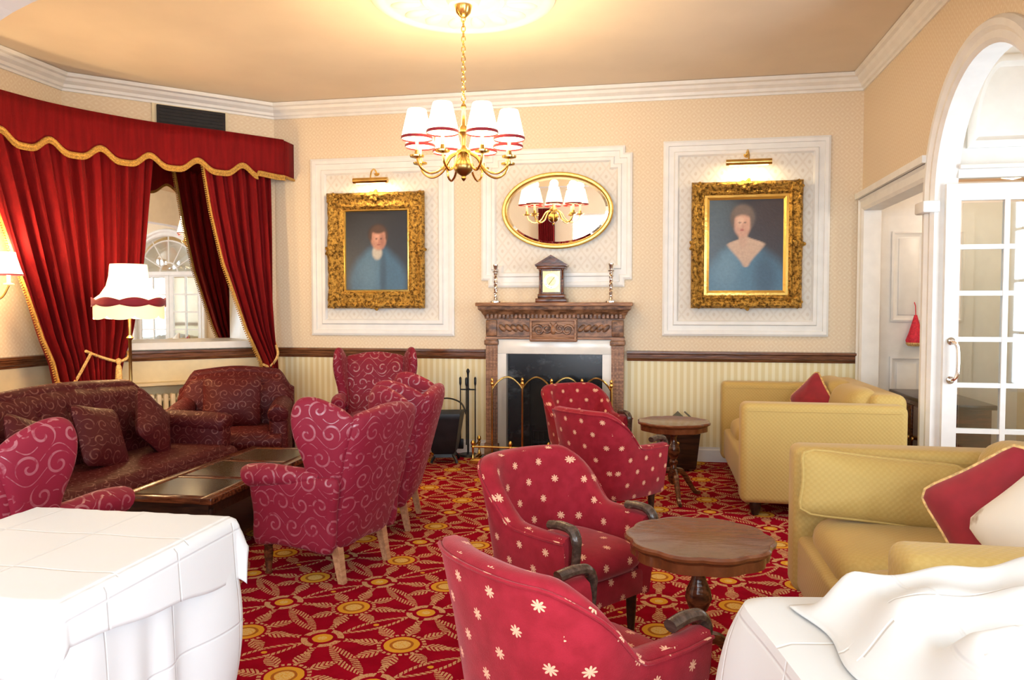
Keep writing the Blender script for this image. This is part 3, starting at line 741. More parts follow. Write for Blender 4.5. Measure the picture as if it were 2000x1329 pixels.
# ------------------------------------------------------------------ fireplace
FX = -.965
t = thing('fireplace', 'carved oak mantelpiece with white marble surround and black slate', 'fireplace', (FX, BW, 0))
b = MB(); b.rbox(0, -.14, 1.50, 1.50, .28, .035, .008); b.build('mantel_shelf', 'oak', t)
b = MB(); b.sweep([(.66, 0), (.66, -.17), (-.66, -.17), (-.66, 0)][::-1], [(0, 1.36), (-.012, 1.36), (-.02, 1.39), (-.03, 1.40), (-.045, 1.43), (-.07, 1.45), (-.075, 1.482), (0, 1.482)]); b.build('cornice', 'carved_oak', t, angle=25)
for k in range(33):
    b = MB(); b.box(-.64 + k * .04, -.195, 1.385, .022, .03, .035); b.build('dentil', 'carved_oak', t)
b = MB(); b.box(0, -.085, 1.27, 1.32, .17, .185); b.build('frieze', 'carved_oak', t)
b = MB(); b.box(0, -.09, 1.175, 1.34, .18, .02); b.sweep([(-.67, 0), (-.67, -.18), (.67, -.18), (.67, 0)], [(0, 1.165), (.012, 1.17), (.016, 1.185), (0, 1.19)]); b.build('frieze_bead', 'oak', t)
for s in (-1, 1):
    b = MB(); b.box(s * .61, -.085, .585, .115, .17, 1.17); p = b.build('pilaster', 'oak', t)
    for dx_ in (-.035, 0, .035):
        g = MB(); g.box(s * .61 + dx_, -.173, .64, .016, .012, .92); g.build('reed', 'oak', p)
    g = MB(); g.rbox(s * .61, -.09, .07, .145, .2, .14, .008); g.build('plinth', 'oak', p)
    g = MB(); g.rbox(s * .61, -.10, 1.13, .14, .19, .05, .01); g.build('capital', 'carved_oak', p)
    g = MB(); g.rbox(s * .61, -.10, 1.27, .11, .18, .16, .012); g.build('end_block', 'carved_oak', p)
    # leafy carving on the frieze between block and tablet
    for k in range(5):
        g = MB(); g.puff(sq(.06, .075, 16, 2), .03, lambda a, c_, h, k=k: (s * (.27 + k * .058) + a + c_ * .5 * s, -.17 - h, 1.27 + c_), 2.5); g.build('carved_leaf', 'carved_oak', t)
# central tablet with scroll carving
b = MB(); b.rbox(0, -.10, 1.255, .46, .20, .23, .01); tb = b.build('tablet', 'oak', t)
b = MB(); b.sweep(rect(-.22, .22, 1.155, 1.355), [(0, 0), (0, .018), (.014, .018), (.02, 0)], lambda a, z, h: (a, -.20 - h, z), True); b.build('tablet_moulding', 'oak', tb)
for s in (-1, 1):
    for (cx_, cz_, rr, ph) in ((.14, 1.25, .055, 0), (.06, 1.27, .05, 2)):
        pts = [(s * (cx_ + rr * (1 - q / 26) * math.cos(ph + q * .42)), -.205, cz_ + rr * (1 - q / 26) * math.sin(ph + q * .42)) for q in range(24)]
        g = MB(); g.tube(pts, [.016 - .0004 * q for q in range(24)], 6); g.build('scroll_carving', 'carved_oak', tb)
g = MB(); g.puff(sq(.06, .09, 16, 2), .05, lambda a, c_, h: (a, -.20 - h, 1.255 + c_), 2.5); g.build('rosette', 'oak', tb)
# marble lintel and jambs, slate slips, firebox, hearth
b = MB(); b.rbox(0, -.085, 1.09, 1.11, .15, .145, .012); b.build('marble_lintel', 'marble', t)
for s in (-1, 1):
    b = MB(); b.box(s * .51, -.08, .51, .085, .145, 1.02); b.build('marble_jamb', 'marble', t)
b = MB(); b.box(0, -.04, .99, .94, .06, .1); b.box(-.36, -.04, .47, .22, .06, .94); b.box(.36, -.04, .47, .22, .06, .94); b.box(0, -.04, .845, .50, .06, .19); b.build('slate_slip', 'slate', t)
b = MB(); b.box(0, -.015, .375, .50, .01, .75); b.build('fire_back', 'soot', t)
b = MB(); b.box(0, -.09, .16, .42, .1, .02)
for k in range(9): b.tube([(-.2 + k * .05, -.12, .1), (-.2 + k * .05, -.125, .27)], .008, 6)
b.tube([(-.21, -.125, .27), (.21, -.125, .27)], .01, 6); b.tube([(-.21, -.12, .1), (.21, -.12, .1)], .01, 6)
for s in (-1, 1): b.tube([(s * .21, -.12, 0), (s * .21, -.12, .32)], .013, 8)
b.build('grate', 'black_metal', t)
b = MB(); b.box(0, -.33, .012, 1.46, .34, .024); b.build('hearth_slab', 'slate', t)

# folding brass fire screen
t = thing('fire_screen', 'folding brass fire screen with arched mesh panels', 'fire screen', (0, 7.19, .026))
xs = [-1.53, -1.25, -.96, -.68, -.40]; yo = [-.05, .03, -.03, .03, -.05]
for i in range(5):
    b = MB(); b.tube([(xs[i], yo[i], 0), (xs[i], yo[i], .70)], .011, 8); b.lathe([(0, .775), (.012, .765), (.016, .75), (.01, .735), (.018, .725), (.018, .71), (.012, .70)], 10, (xs[i], yo[i], 0)); b.build('post', 'brass', t)
for i in range(4):
    pts = []
    for k in range(17):
        q = k / 16; pts.append(Vector((xs[i] + (xs[i + 1] - xs[i]) * q, yo[i] + (yo[i + 1] - yo[i]) * q, .66 + .12 * math.sin(PI * q) ** .8)))
    b = MB(); b.tube(pts, .009, 6); b.tube([Vector((pts[0].x, pts[0].y, .03)), Vector((pts[-1].x, pts[-1].y, .03))], .009, 6); f_ = b.build('panel_rail', 'brass', t)
    b = MB(); n_ = len(pts); b.add([tuple(p) for p in pts] + [(p.x, p.y, .03) for p in pts], [(k, k + 1, n_ + k + 1, n_ + k) for k in range(n_ - 1)]); b.build('panel_mesh', 'spark_mesh', f_)
# brass fender round the hearth
t = thing('fender', 'low brass fender with finials round the hearth', 'fender', (FX, 0, 0))
b = MB(); pth = [(.72, 7.3), (.72, 7.0), (-.72, 7.0), (-.72, 7.3)]
b.sweep(pth, [(-.02, 0), (.03, 0), (.03, .03), (.012, .045), (.012, .055), (-.012, .055), (-.012, .03), (-.02, .03)]); b.build('kerb', 'brass', t)
b = MB(); b.tube([(.72, 7.28, .16), (.72, 7.0, .16), (-.72, 7.0, .16), (-.72, 7.28, .16)], .01, 8); b.build('rail', 'brass', t)
for (px_, py_) in ((-.72, 7.26), (-.72, 7.0), (-.36, 7.0), (0, 7.0), (.36, 7.0), (.72, 7.0), (.72, 7.26)):
    b = MB(); b.lathe([(0, .225), (.014, .215), (.022, .195), (.014, .175), (.012, .17), (.02, .16), (.012, .15), (.009, .10), (.014, .06), (.018, .05)], 10, (px_, py_, 0)); b.build('finial', 'brass', t)
# coal scuttle and fire irons
t = thing('coal_scuttle', 'black flared coal scuttle left of the fireplace', 'coal scuttle', (-1.96, 7.02, 0))
prof = [(.13, .06), (.12, .09), (.145, .12), (.17, .25), (.205, .42), (.215, .47), (.21, .48), (.195, .46), (.16, .25), (.11, .13), (0, .12)]
b = MB(); b.lathe([(0, .06)] + prof, 4, mx=Matrix.Rotation(PI / 4 + .18, 4, 'Z') @ Matrix.Diagonal((1.15, 1.0, 1, 1))); b.build('bucket', 'black_metal', t, angle=30)
for k in range(4):
    a_ = PI / 4 + k * PI / 2 + .18; b = MB(); b.tube(catmull([(.10 * math.cos(a_), .10 * math.sin(a_), .09), (.15 * math.cos(a_), .15 * math.sin(a_), .05), (.17 * math.cos(a_), .17 * math.sin(a_), .012)], 5), .014, 6); b.build('foot', 'black_metal', t)
b = MB(); b.tube(catmull([(-.2, .02, .46), (-.14, .06, .56), (0, .08, .60), (.14, .06, .56), (.2, .02, .46)], 5), .008, 6); b.build('handle', 'black_metal', t)
b = MB()
for k in range(14):
    bm = random.uniform(-.11, .11), random.uniform(-.09, .09); b.rbox(bm[0], bm[1], .36 + random.uniform(0, .03), .07, .06, .06, .018, 1, Matrix.Translation((0, 0, 0)))
o = b.build('coal', 'coal', t); o['kind'] = 'stuff'
t = thing('fire_irons', 'black stand of fire irons behind the coal scuttle', 'fire irons', (-1.82, 7.36, 0))
b = MB(); b.lathe([(0, .02), (.09, .02), (.10, .0)], 20); b.tube([(0, 0, .02), (0, 0, .80)], .01, 8); b.lathe([(0, .87), (.012, .86), (.018, .84), (.012, .82), (.01, .80)], 10); b.build('stand', 'black_metal', t)
b = MB(); b.tube([(-.08, 0, .66), (.08, 0, .66)], .007, 6); b.tube([(0, -.06, .66), (0, .06, .66)], .007, 6); b.build('hook_rail', 'black_metal', t)
for k, (dx_, dy_) in enumerate(((-.075, 0), (.075, 0), (0, -.06))):
    b = MB(); b.tube([(dx_, dy_ - .01, .12), (dx_, dy_ - .01, .70)], .006, 6); b.lathe([(0, .79), (.012, .775), (.012, .72), (.007, .70)], 8, (dx_, dy_ - .01, 0))
    if k == 0: b.rbox(dx_, dy_ - .01, .12, .06, .03, .1, .006)
    b.build('poker', 'black_metal', t)

# mantel ornaments
def candlestick(loc, label):
    t = thing('candlestick', label, 'candlestick', loc, 0, 'candlesticks on the mantelpiece')
    b = MB(); b.lathe([(0, 0), (.055, 0), (.055, .012), (.04, .022), (.022, .03), (.016, .05)], 20); b.build('base', 'silver', t)
    b = MB(); n = 40
    for ph in (0, PI): b.tube([(.009 * math.cos(ph + q * .5), .009 * math.sin(ph + q * .5), .045 + q * .0062) for q in range(n)], .010, 6)
    b.build('twisted_stem', 'silver', t)
    b = MB(); b.lathe([(.012, .285), (.03, .295), (.032, .305), (.016, .31), (.02, .345), (.026, .36), (.026, .37), (0, .365)], 16); b.build('socket', 'silver', t)
candlestick((-1.54, 7.36, 1.5175), 'twisted silver candlestick at the left end of the mantelpiece')
candlestick((-.42, 7.36, 1.5175), 'twisted silver candlestick at the right end of the mantelpiece')
t = thing('mantel_clock', 'wooden bracket clock with pediment and brass dial on the mantelpiece', 'clock', (-.985, 7.36, 1.5175))
b = MB(); b.rbox(0, 0, .02, .30, .18, .04, .006); b.rbox(0, 0, .06, .26, .155, .045, .008); b.build('base', 'mahogany', t)
b = MB(); b.box(0, .01, .20, .225, .11, .24); b.build('case', 'mahogany', t)
for s in (-1, 1):
    b = MB(); b.lathe([(.012, .085), (.014, .09), (.011, .10), (.009, .30), (.014, .31), (.014, .32)], 10, (s * .108, -.055, 0)); b.build('column', 'mahogany', t)
b = MB(); b.rbox(0, 0, .335, .275, .165, .03, .006); b.build('entablature', 'mahogany', t)
b = MB(); b.add([(-.15, -.085, .35), (.15, -.085, .35), (0, -.085, .44), (-.15, .085, .35), (.15, .085, .35), (0, .085, .44)], [(0, 1, 2), (5, 4, 3), (0, 2, 5, 3), (2, 1, 4, 5), (0, 3, 4, 1)]); b.sweep([(-.15, .35), (0, .44), (.15, .35)], [(-.008, -.01), (.012, -.01), (.012, .18), (-.008, .18)], lambda a, z, h: (a, -.085 + h, z)); b.build('pediment', 'mahogany', t, angle=20)
b = MB(); b.box(0, -.047, .20, .165, .006, .20); dl = b.build('dial_plate', 'brass', t)
b = MB(); b.lathe([(.048, 0), (.072, 0), (.072, .004), (.048, .004)], 32, mx=Matrix.Translation((0, -.05, .205)) @ Matrix.Rotation(PI / 2, 4, 'X')); b.build('chapter_ring', 'silver', dl)
for k in range(12):
    a_ = k * PI / 6; g = MB(); g.box(.060, 0, 0, .014, .002, .004, Matrix.Translation((0, -.0555, .205)) @ Matrix.Rotation(a_, 4, 'Y')); g.build('hour_mark', 'black_metal', dl)
for a_, ln in ((2.2, .04), (-.9, .058)):
    g = MB(); g.box(ln / 2, 0, 0, ln, .002, .004, Matrix.Translation((0, -.058, .205)) @ Matrix.Rotation(a_, 4, 'Y')); g.build('hand', 'black_metal', dl)

# oval mirror
t = thing('oval_mirror', 'oval mirror in a slim gilt frame above the mantelpiece', 'mirror', (-.95, BW - .045, 2.41), rx=math.radians(2.2), rz=-.4)
ov = [(.52 * math.cos(2 * PI * k / 64), .345 * math.sin(2 * PI * k / 64)) for k in range(64)]
b = MB(); b.sweep(ov, [(.02, 0), (.02, .02), (.005, .034), (-.012, .034), (-.025, .02), (-.025, 0)], lambda a, z, h: (a, -h, z), True); b.build('frame', 'gilt_slip', t)
b = MB(); pts = [(a * .91, -.016, z * .87) for a, z in ov]; b.add(pts + [(0, -.016, 0)], [(k, (k + 1) % 64, 64) for k in range(64)]); b.build('mirror_glass', 'mirror', t)
b = MB(); b.add([(a * .91, -.016, z * .87) for a, z in ov] + [(a * .985, -.008, z * .98) for a, z in ov], [(k, (k + 1) % 64, 64 + (k + 1) % 64, 64 + k) for k in range(64)]); b.build('bevelled_edge', 'mirror', t, angle=5)
b = MB(); b.add([(a, .0, z) for a, z in ov], [tuple(range(64))]); b.build('backing', 'dark_wood', t, solid=.006)

# portraits
def portrait(label, x0, x1, z0, z1, wf, paint, slip_w):
    cx_, cz_ = (x0 + x1) / 2, (z0 + z1) / 2; w, h = x1 - x0, z1 - z0
    t = thing('portrait_painting', label, 'painting', (cx_, BW - .03, cz_), 0, 'gilt framed portraits')
    # carved frame: loop subdivided along its length so the ornament has relief
    pts = []
    for (a, b_) in (((-w / 2, -h / 2), (w / 2, -h / 2)), ((w / 2, -h / 2), (w / 2, h / 2)), ((w / 2, h / 2), (-w / 2, h / 2)), ((-w / 2, h / 2), (-w / 2, -h / 2))):
        for k in range(24): q = k / 24; pts.append((a[0] + (b_[0] - a[0]) * q, a[1] + (b_[1] - a[1]) * q))
    prof = [(.0, 0), (-.008, .03), (.004, .055), (.02, .066), (.04, .058), (.06, .04), (wf * .62, .032), (wf * .78, .042), (wf * .88, .036), (wf, .02), (wf, 0)]
    def orn(i, o, hh):
        if hh < .028: return 0
        k = i % 24; cen = math.exp(-((k - 12) / 2.2) ** 2) + math.exp(-(min(k, 24 - k) / 1.8) ** 2)
        return .009 * math.sin(i * 2.1 + o * 80) + .022 * cen * (1 if o < .06 else .4)
    b = MB(); b.sweep(pts, prof, lambda a, z, hh: (a, -hh, z), True, shift=orn); fr = b.build('gilt_frame', 'gilt', t)
    # corner and centre cartouches
    for (a, z) in [(s * (w / 2 - .05), u_ * (h / 2 - .05)) for s in (-1, 1) for u_ in (-1, 1)] + [(0, h / 2 - .03), (0, -h / 2 + .03), (w / 2 - .03, 0), (-w / 2 + .03, 0)]:
        g = MB(); g.puff([(.055 * (1 + .22 * math.cos(5 * q * 2 * PI / 30)) * math.cos(q * 2 * PI / 30), .055 * (1 + .22 * math.cos(5 * q * 2 * PI / 30)) * math.sin(q * 2 * PI / 30)) for q in range(30)], .05, lambda p, q, hh: (a + p, -.055 - hh, z + q), 2.5); g.build('cartouche', 'gilt', fr)
    iw, ih = w - 2 * wf, h - 2 * wf
    b = MB(); b.sweep(rect(-iw / 2 - .002, iw / 2 + .002, -ih / 2 - .002, ih / 2 + .002), [(0, .004), (0, .022), (slip_w * .5, .026), (slip_w, .012), (slip_w, .004)], lambda a, z, hh: (a, -hh, z), True); b.build('slip', 'gilt_slip', fr)
    nu, nv = 70, 92; b = MB(); b.grid(nu, nv, lambda u, v: (-iw / 2 + iw * u, -.010, -ih / 2 + ih * v)); c = b.build('canvas', 'oil_paint', t)
    at_ = c.data.color_attributes.new('paint', 'FLOAT_COLOR', 'POINT')
    for i in range(nu):
        for j in range(nv): at_.data[i * nv + j].color = (*paint(i / (nu - 1), j / (nv - 1)), 1)
    return t
def lerp3(a, b, t): t = max(0, min(1, t)); return tuple(p + (q - p) * t for p, q in zip(a, b))
def ell(u, v, cx, cy, rx, ry, soft): 
    d = math.hypot((u - cx) / rx, (v - cy) / ry); return 1 - sm(1 - soft, 1 + soft, d)
def paint_man(u, v):
    c = lerp3((.030, .036, .050), (.014, .014, .018), v)
    c = lerp3(c, (.085, .10, .12), ell(u, v, .30, .45, .35, .35, .9) * .35)
    sh = max(ell(u, v, .52, .10, .44, .40, .18), ell(u, v, .52, .35, .25, .20, .3))
    c = lerp3(c, (.060, .15, .25), sh); c = lerp3(c, (.12, .24, .34), ell(u, v, .40, .22, .16, .26, .8) * sh * .7)
    c = lerp3(c, (.03, .07, .12), ell(u, v, .60, .18, .05, .30, .6) * sh * .7)
    c = lerp3(c, (.55, .50, .42), ell(u, v, .51, .475, .075, .085, .3))
    c = lerp3(c, (.05, .026, .018), ell(u, v, .525, .70, .155, .125, .18))
    c = lerp3(c, (.52, .25, .17), ell(u, v, .535, .64, .118, .135, .18))
    c = lerp3(c, (.66, .34, .24), ell(u, v, .51, .66, .04, .05, .8)); c = lerp3(c, (.30, .11, .08), ell(u, v, .59, .62, .035, .08, .7) * .7)
    hl = .705 + .5 * (u - .53) ** 2 * 6; c = lerp3(c, (.085, .042, .026), ell(u, v, .53, .665, .14, .145, .14) * sm(hl - .02, hl + .02, v)); c = lerp3(c, (.085, .042, .026), ell(u, v, .53, .665, .145, .13, .12) * sm(.095, .115, abs(u - .535)) * sm(.60, .66, v))
    for ex in (.502, .572): c = lerp3(c, (.05, .025, .02), ell(u, v, ex, .645, .016, .010, .4) * .8)
    c = lerp3(c, (.30, .08, .07), ell(u, v, .535, .572, .026, .009, .4)); c = lerp3(c, (.40, .15, .11), ell(u, v, .54, .61, .012, .03, .5) * .6)
    return c
def paint_woman(u, v):
    c = lerp3((.035, .045, .065), (.020, .016, .018), v)
    c = lerp3(c, (.11, .16, .21), ell(u, v, .08, .55, .28, .6, .9) * .7); c = lerp3(c, (.05, .025, .022), ell(u, v, .78, .72, .3, .3, .9) * .7)
    sh = max(ell(u, v, .50, .06, .52, .40, .2), ell(u, v, .48, .32, .32, .18, .35))
    c = lerp3(c, (.075, .19, .31), sh); c = lerp3(c, (.16, .30, .42), ell(u, v, .25, .30, .16, .22, .8) * sh * .7); c = lerp3(c, (.03, .07, .13), ell(u, v, .74, .18, .14, .26, .7) * sh * .7)
    hw_ = .22 * sm(.26, .56, v) * (1 - sm(.50, .60, v)) + .03 * sm(.26, .3, v) * (1 - sm(.50, .60, v))
    ch = 1 - sm(hw_ - .03, hw_ + .02, abs(u - .50)) if hw_ > .02 else 0
    c = lerp3(c, (.60, .42, .31), ch)
    c = lerp3(c, (.58, .38, .28), ell(u, v, .465, .58, .052, .11, .25))
    c = lerp3(c, (.10, .075, .065), ell(u, v, .46, .775, .15, .135, .18))
    c = lerp3(c, (.60, .34, .25), ell(u, v, .455, .72, .105, .14, .18)); c = lerp3(c, (.72, .46, .35), ell(u, v, .43, .74, .04, .05, .8))
    hl = .80 - 3.0 * (u - .455) ** 2; c = lerp3(c, (.15, .105, .085), ell(u, v, .455, .77, .135, .13, .14) * sm(hl - .02, hl + .02, v)); c = lerp3(c, (.13, .09, .07), ell(u, v, .455, .75, .135, .14, .12) * sm(.085, .105, abs(u - .455)) * sm(.62, .70, v))
    for ex in (.422, .488): c = lerp3(c, (.07, .04, .035), ell(u, v, ex, .725, .016, .010, .4) * .8)
    c = lerp3(c, (.40, .10, .09), ell(u, v, .452, .652, .024, .009, .4)); c = lerp3(c, (.45, .22, .17), ell(u, v, .46, .69, .012, .03, .5) * .5)
    return c
portrait('gilt framed portrait of a dark suited man, left of the fireplace', -3.31, -2.29, 1.47, 2.63, .165, paint_man, .02)
portrait('gilt framed portrait of a woman in blue, right of the fireplace', .33, 1.31, 1.47, 2.63, .115, paint_woman, .045)
def picture_light(x, z, label, w):
    t = thing('picture_light', label, 'picture light', (x, BW - .006, z), 0, 'brass picture lights')
    b = MB(); b.lathe([(0, 0), (.028, 0), (.028, .012), (0, .012)], 16, mx=Matrix.Translation((0, 0, .10)) @ Matrix.Rotation(PI / 2, 4, 'X')); b.tube(catmull([(0, -.01, .10), (0, -.08, .13), (0, -.16, .09), (0, -.19, .02)], 6), .008, 8); b.build('arm', 'brass', t)
    b = MB(); b.tube([(-w / 2, -.19, 0), (w / 2, -.19, 0)], .028, 14); b.build('shade', 'brass', t)
    b = MB(); b.tube([(-w / 2 + .03, -.185, -.024), (w / 2 - .03, -.185, -.024)], .010, 8); b.build('tube_bulb', 'bulb', t)
    l = bpy.data.lights.new('picture_glow', 'AREA'); l.shape = 'RECTANGLE'; l.size = w * .9; l.size_y = .03; l.energy = 3.0; l.color = (1, .78, .42)
    o = bpy.data.objects.new('picture_glow', l); COL.objects.link(o); o.parent = t; o.location = (0, -.17, -.04); o.rotation_euler = (math.radians(28), 0, 0)
picture_light(-2.80, 2.735, 'brass picture light above the portrait of the man', .36)
picture_light(.82, 2.79, 'brass picture light above the portrait of the woman', .40)

# ------------------------------------------------------------------ ceiling rose and chandelier
CX, CY = -1.31, 5.19
t = thing('ceiling_rose', 'round white plaster ceiling rose above the chandelier', 'ceiling rose', (CX, CY, CH))
b = MB(); b.lathe([(.63, 0), (.63, -.015), (.60, -.03), (.57, -.03), (.55, -.015), (.53, -.012), (.30, -.012), (.28, -.03), (.25, -.03), (.23, -.012), (.12, -.012), (.10, -.05), (0, -.055)], 64); b.build('disc', 'plaster_white', t)
for k in range(16):
    a_ = k * PI / 8; g = MB()
    g.puff(catmull([(.30, 0, 0), (.36, .035, 0), (.45, .05, 0), (.52, 0, 0), (.45, -.05, 0), (.36, -.035, 0)], 4, True) and [(p.x, p.y) for p in catmull([(.30, 0, 0), (.36, .035, 0), (.45, .05, 0), (.52, 0, 0), (.45, -.05, 0), (.36, -.035, 0)], 4, True)], .05, lambda p, q, h, a_=a_: (p * math.cos(a_) - q * math.sin(a_), p * math.sin(a_) + q * math.cos(a_), -.014 - h), 3); g.build('acanthus_leaf', 'plaster_white', t)
t = thing('chandelier', 'brass chandelier with eight small cream shades on a long chain', 'chandelier', (CX, CY, 0))
b = MB(); b.lathe([(0, 3.45), (.02, 3.45), (.05, 3.48), (.06, 3.525), (.0, 3.53)], 20); b.build('ceiling_cup', 'brass', t)
k = 0; z = 3.46
while z > 2.86:
    g = MB(); ring = [(.013 * math.cos(q * PI / 6), 0, .022 * math.sin(q * PI / 6)) for q in range(12)]
    b = MB(); b.tube(ring + ring[:1], .004, 5, Matrix.Translation((0, 0, z - .02)) @ Matrix.Rotation(k * PI / 2, 4, 'Z'), cap=False); b.build('chain_link', 'brass', t); z -= .034; k += 1
b = MB(); b.lathe([(0, 2.87), (.014, 2.86), (.02, 2.84), (.012, 2.82), (.014, 2.72), (.03, 2.70), (.036, 2.67), (.016, 2.64), (.014, 2.58), (.03, 2.56), (.05, 2.545), (.05, 2.53), (.025, 2.52), (.03, 2.50), (.062, 2.47), (.072, 2.44), (.062, 2.405), (.03, 2.38), (.014, 2.37), (.018, 2.355), (.008, 2.34), (0, 2.335)], 24); b.build('stem', 'old_brass', t)
for k in range(8):
    a_ = 2 * PI * k / 8 + .22 + PI / 8; ca, sa = math.cos(a_), math.sin(a_)
    W_ = lambda r_, z_: (r_ * ca, r_ * sa, z_)
    b = MB(); b.tube(catmull([W_(.04, 2.53), W_(.10, 2.50), W_(.16, 2.41), W_(.24, 2.375), W_(.31, 2.41), W_(.335, 2.47)], 6), .008, 6); arm = b.build('arm', 'brass', t)
    c_ = W_(.335, 0)
    b = MB(); b.lathe([(0, 2.465), (.02, 2.467), (.048, 2.475), (.05, 2.485), (.02, 2.48), (.017, 2.50), (.014, 2.52), (0, 2.52)], 14, c_); b.build('drip_pan', 'brass', arm)
    b = MB(); b.lathe([(.012, 2.50), (.012, 2.62), (0, 2.62)], 10, c_); b.build('candle_tube', 'candle', arm)
    b = MB(); b.lathe([(.104, 2.60), (.096, 2.64), (.080, 2.71), (.062, 2.785), (.058, 2.79)], 24, c_); sh = b.build('lamp_shade', 'lit_small_shade', arm, solid=.002)
    b = MB(); b.lathe([(.106, 2.610), (.108, 2.598), (.106, 2.59), (.103, 2.60)], 24, c_); b.build('shade_trim', 'red_cushion', sh)
    point(arm, (c_[0], c_[1], 2.83), 8.0, WARM, .05)

# ------------------------------------------------------------------ lamps on the left
t = thing('floor_lamp', 'brass floor lamp with fringed cream shade behind the long red sofa', 'floor lamp', (-4.20, 5.56, 0))
b = MB(); b.lathe([(0, .06), (.02, .06), (.03, .05), (.10, .035), (.15, .02), (.155, 0), (0, 0)], 28); b.build('base', 'old_brass', t)
b = MB(); b.lathe([(.016, .05), (.022, .10), (.013, .14), (.013, .70), (.022, .72), (.013, .74), (.013, 1.20), (.03, 1.22), (.012, 1.24), (.012, 1.62), (0, 1.62)], 14); b.build('pole', 'old_brass', t)
b = MB(); b.lathe([(.135, 1.815), (.138, 1.80), (.145, 1.72), (.165, 1.64), (.21, 1.57), (.268, 1.525)], 48); b.build('lamp_shade', 'lit_shade', t, solid=.003)
b = MB(); b.grid(96, 4, lambda u, v: ((.268 + .004) * math.cos(2 * PI * u), (.268 + .004) * math.sin(2 * PI * u), 1.525 + .022 * abs(math.cos(u * 2 * PI * 4)) - v * (.035 + .04 * abs(math.cos(u * 2 * PI * 4)))), True); b.build('scalloped_trim', 'red_cushion', t, solid=.003)
b = MB(); b.grid(160, 3, lambda u, v: ((.262 + .004 * math.sin(u * 2 * PI * 80)) * math.cos(2 * PI * u), (.262 + .004 * math.sin(u * 2 * PI * 80)) * math.sin(2 * PI * u), 1.515 - v * (.115 + .03 * abs(math.sin(u * 2 * PI * 4)) ** .5)), True); b.build('fringe_skirt', 'lit_skirt', t)
b = MB(); b.lathe([(0, 1.68), (.03, 1.66), (.035, 1.63), (.015, 1.59)], 12); b.build('bulb', 'bulb', t)
point(t, (0, 0, 1.86), 42, WARM, .06)
point(t, (0, 0, 1.36), 12, WARM, .06)
t = thing('wall_sconce', 'brass wall light with glowing cream shades at the left curtain edge', 'wall light', (LW, 5.13, 1.62))
b = MB(); b.lathe([(0, .02), (.04, .018), (.055, .01), (.06, 0), (0, 0)], 20, mx=Matrix.Rotation(PI / 2, 4, 'Y') @ Matrix.Diagonal((1.6, 1, 1, 1))); b.build('back_plate', 'brass', t)
for s in (-1, 1):
    b = MB(); b.tube(catmull([(.01, 0, -.02), (.10, s * .05, -.09), (.20, s * .11, -.08), (.25, s * .14, .02)], 6), .008, 6); arm = b.build('arm', 'brass', t)
    b = MB(); b.lathe([(0, .02), (.04, .025), (.04, .035), (.015, .04), (.014, .13), (0, .13)], 12, (.25, s * .14, 0)); b.build('candle_tube', 'candle', arm)
    b = MB(); b.lathe([(.10, .11), (.085, .15), (.06, .24), (.05, .285)], 24, (.25, s * .14, 0)); sh = b.build('lamp_shade', 'lit_small_shade', arm, solid=.002)
    b = MB(); b.lathe([(.103, .112), (.104, .10), (.10, .11)], 24, (.25, s * .14, 0)); b.build('shade_trim', 'red_cushion', sh)
    point(arm, (.25, s * .14, .32), 15, WARM, .04); point(arm, (.25, s * .14, .06), 13, WARM, .03)

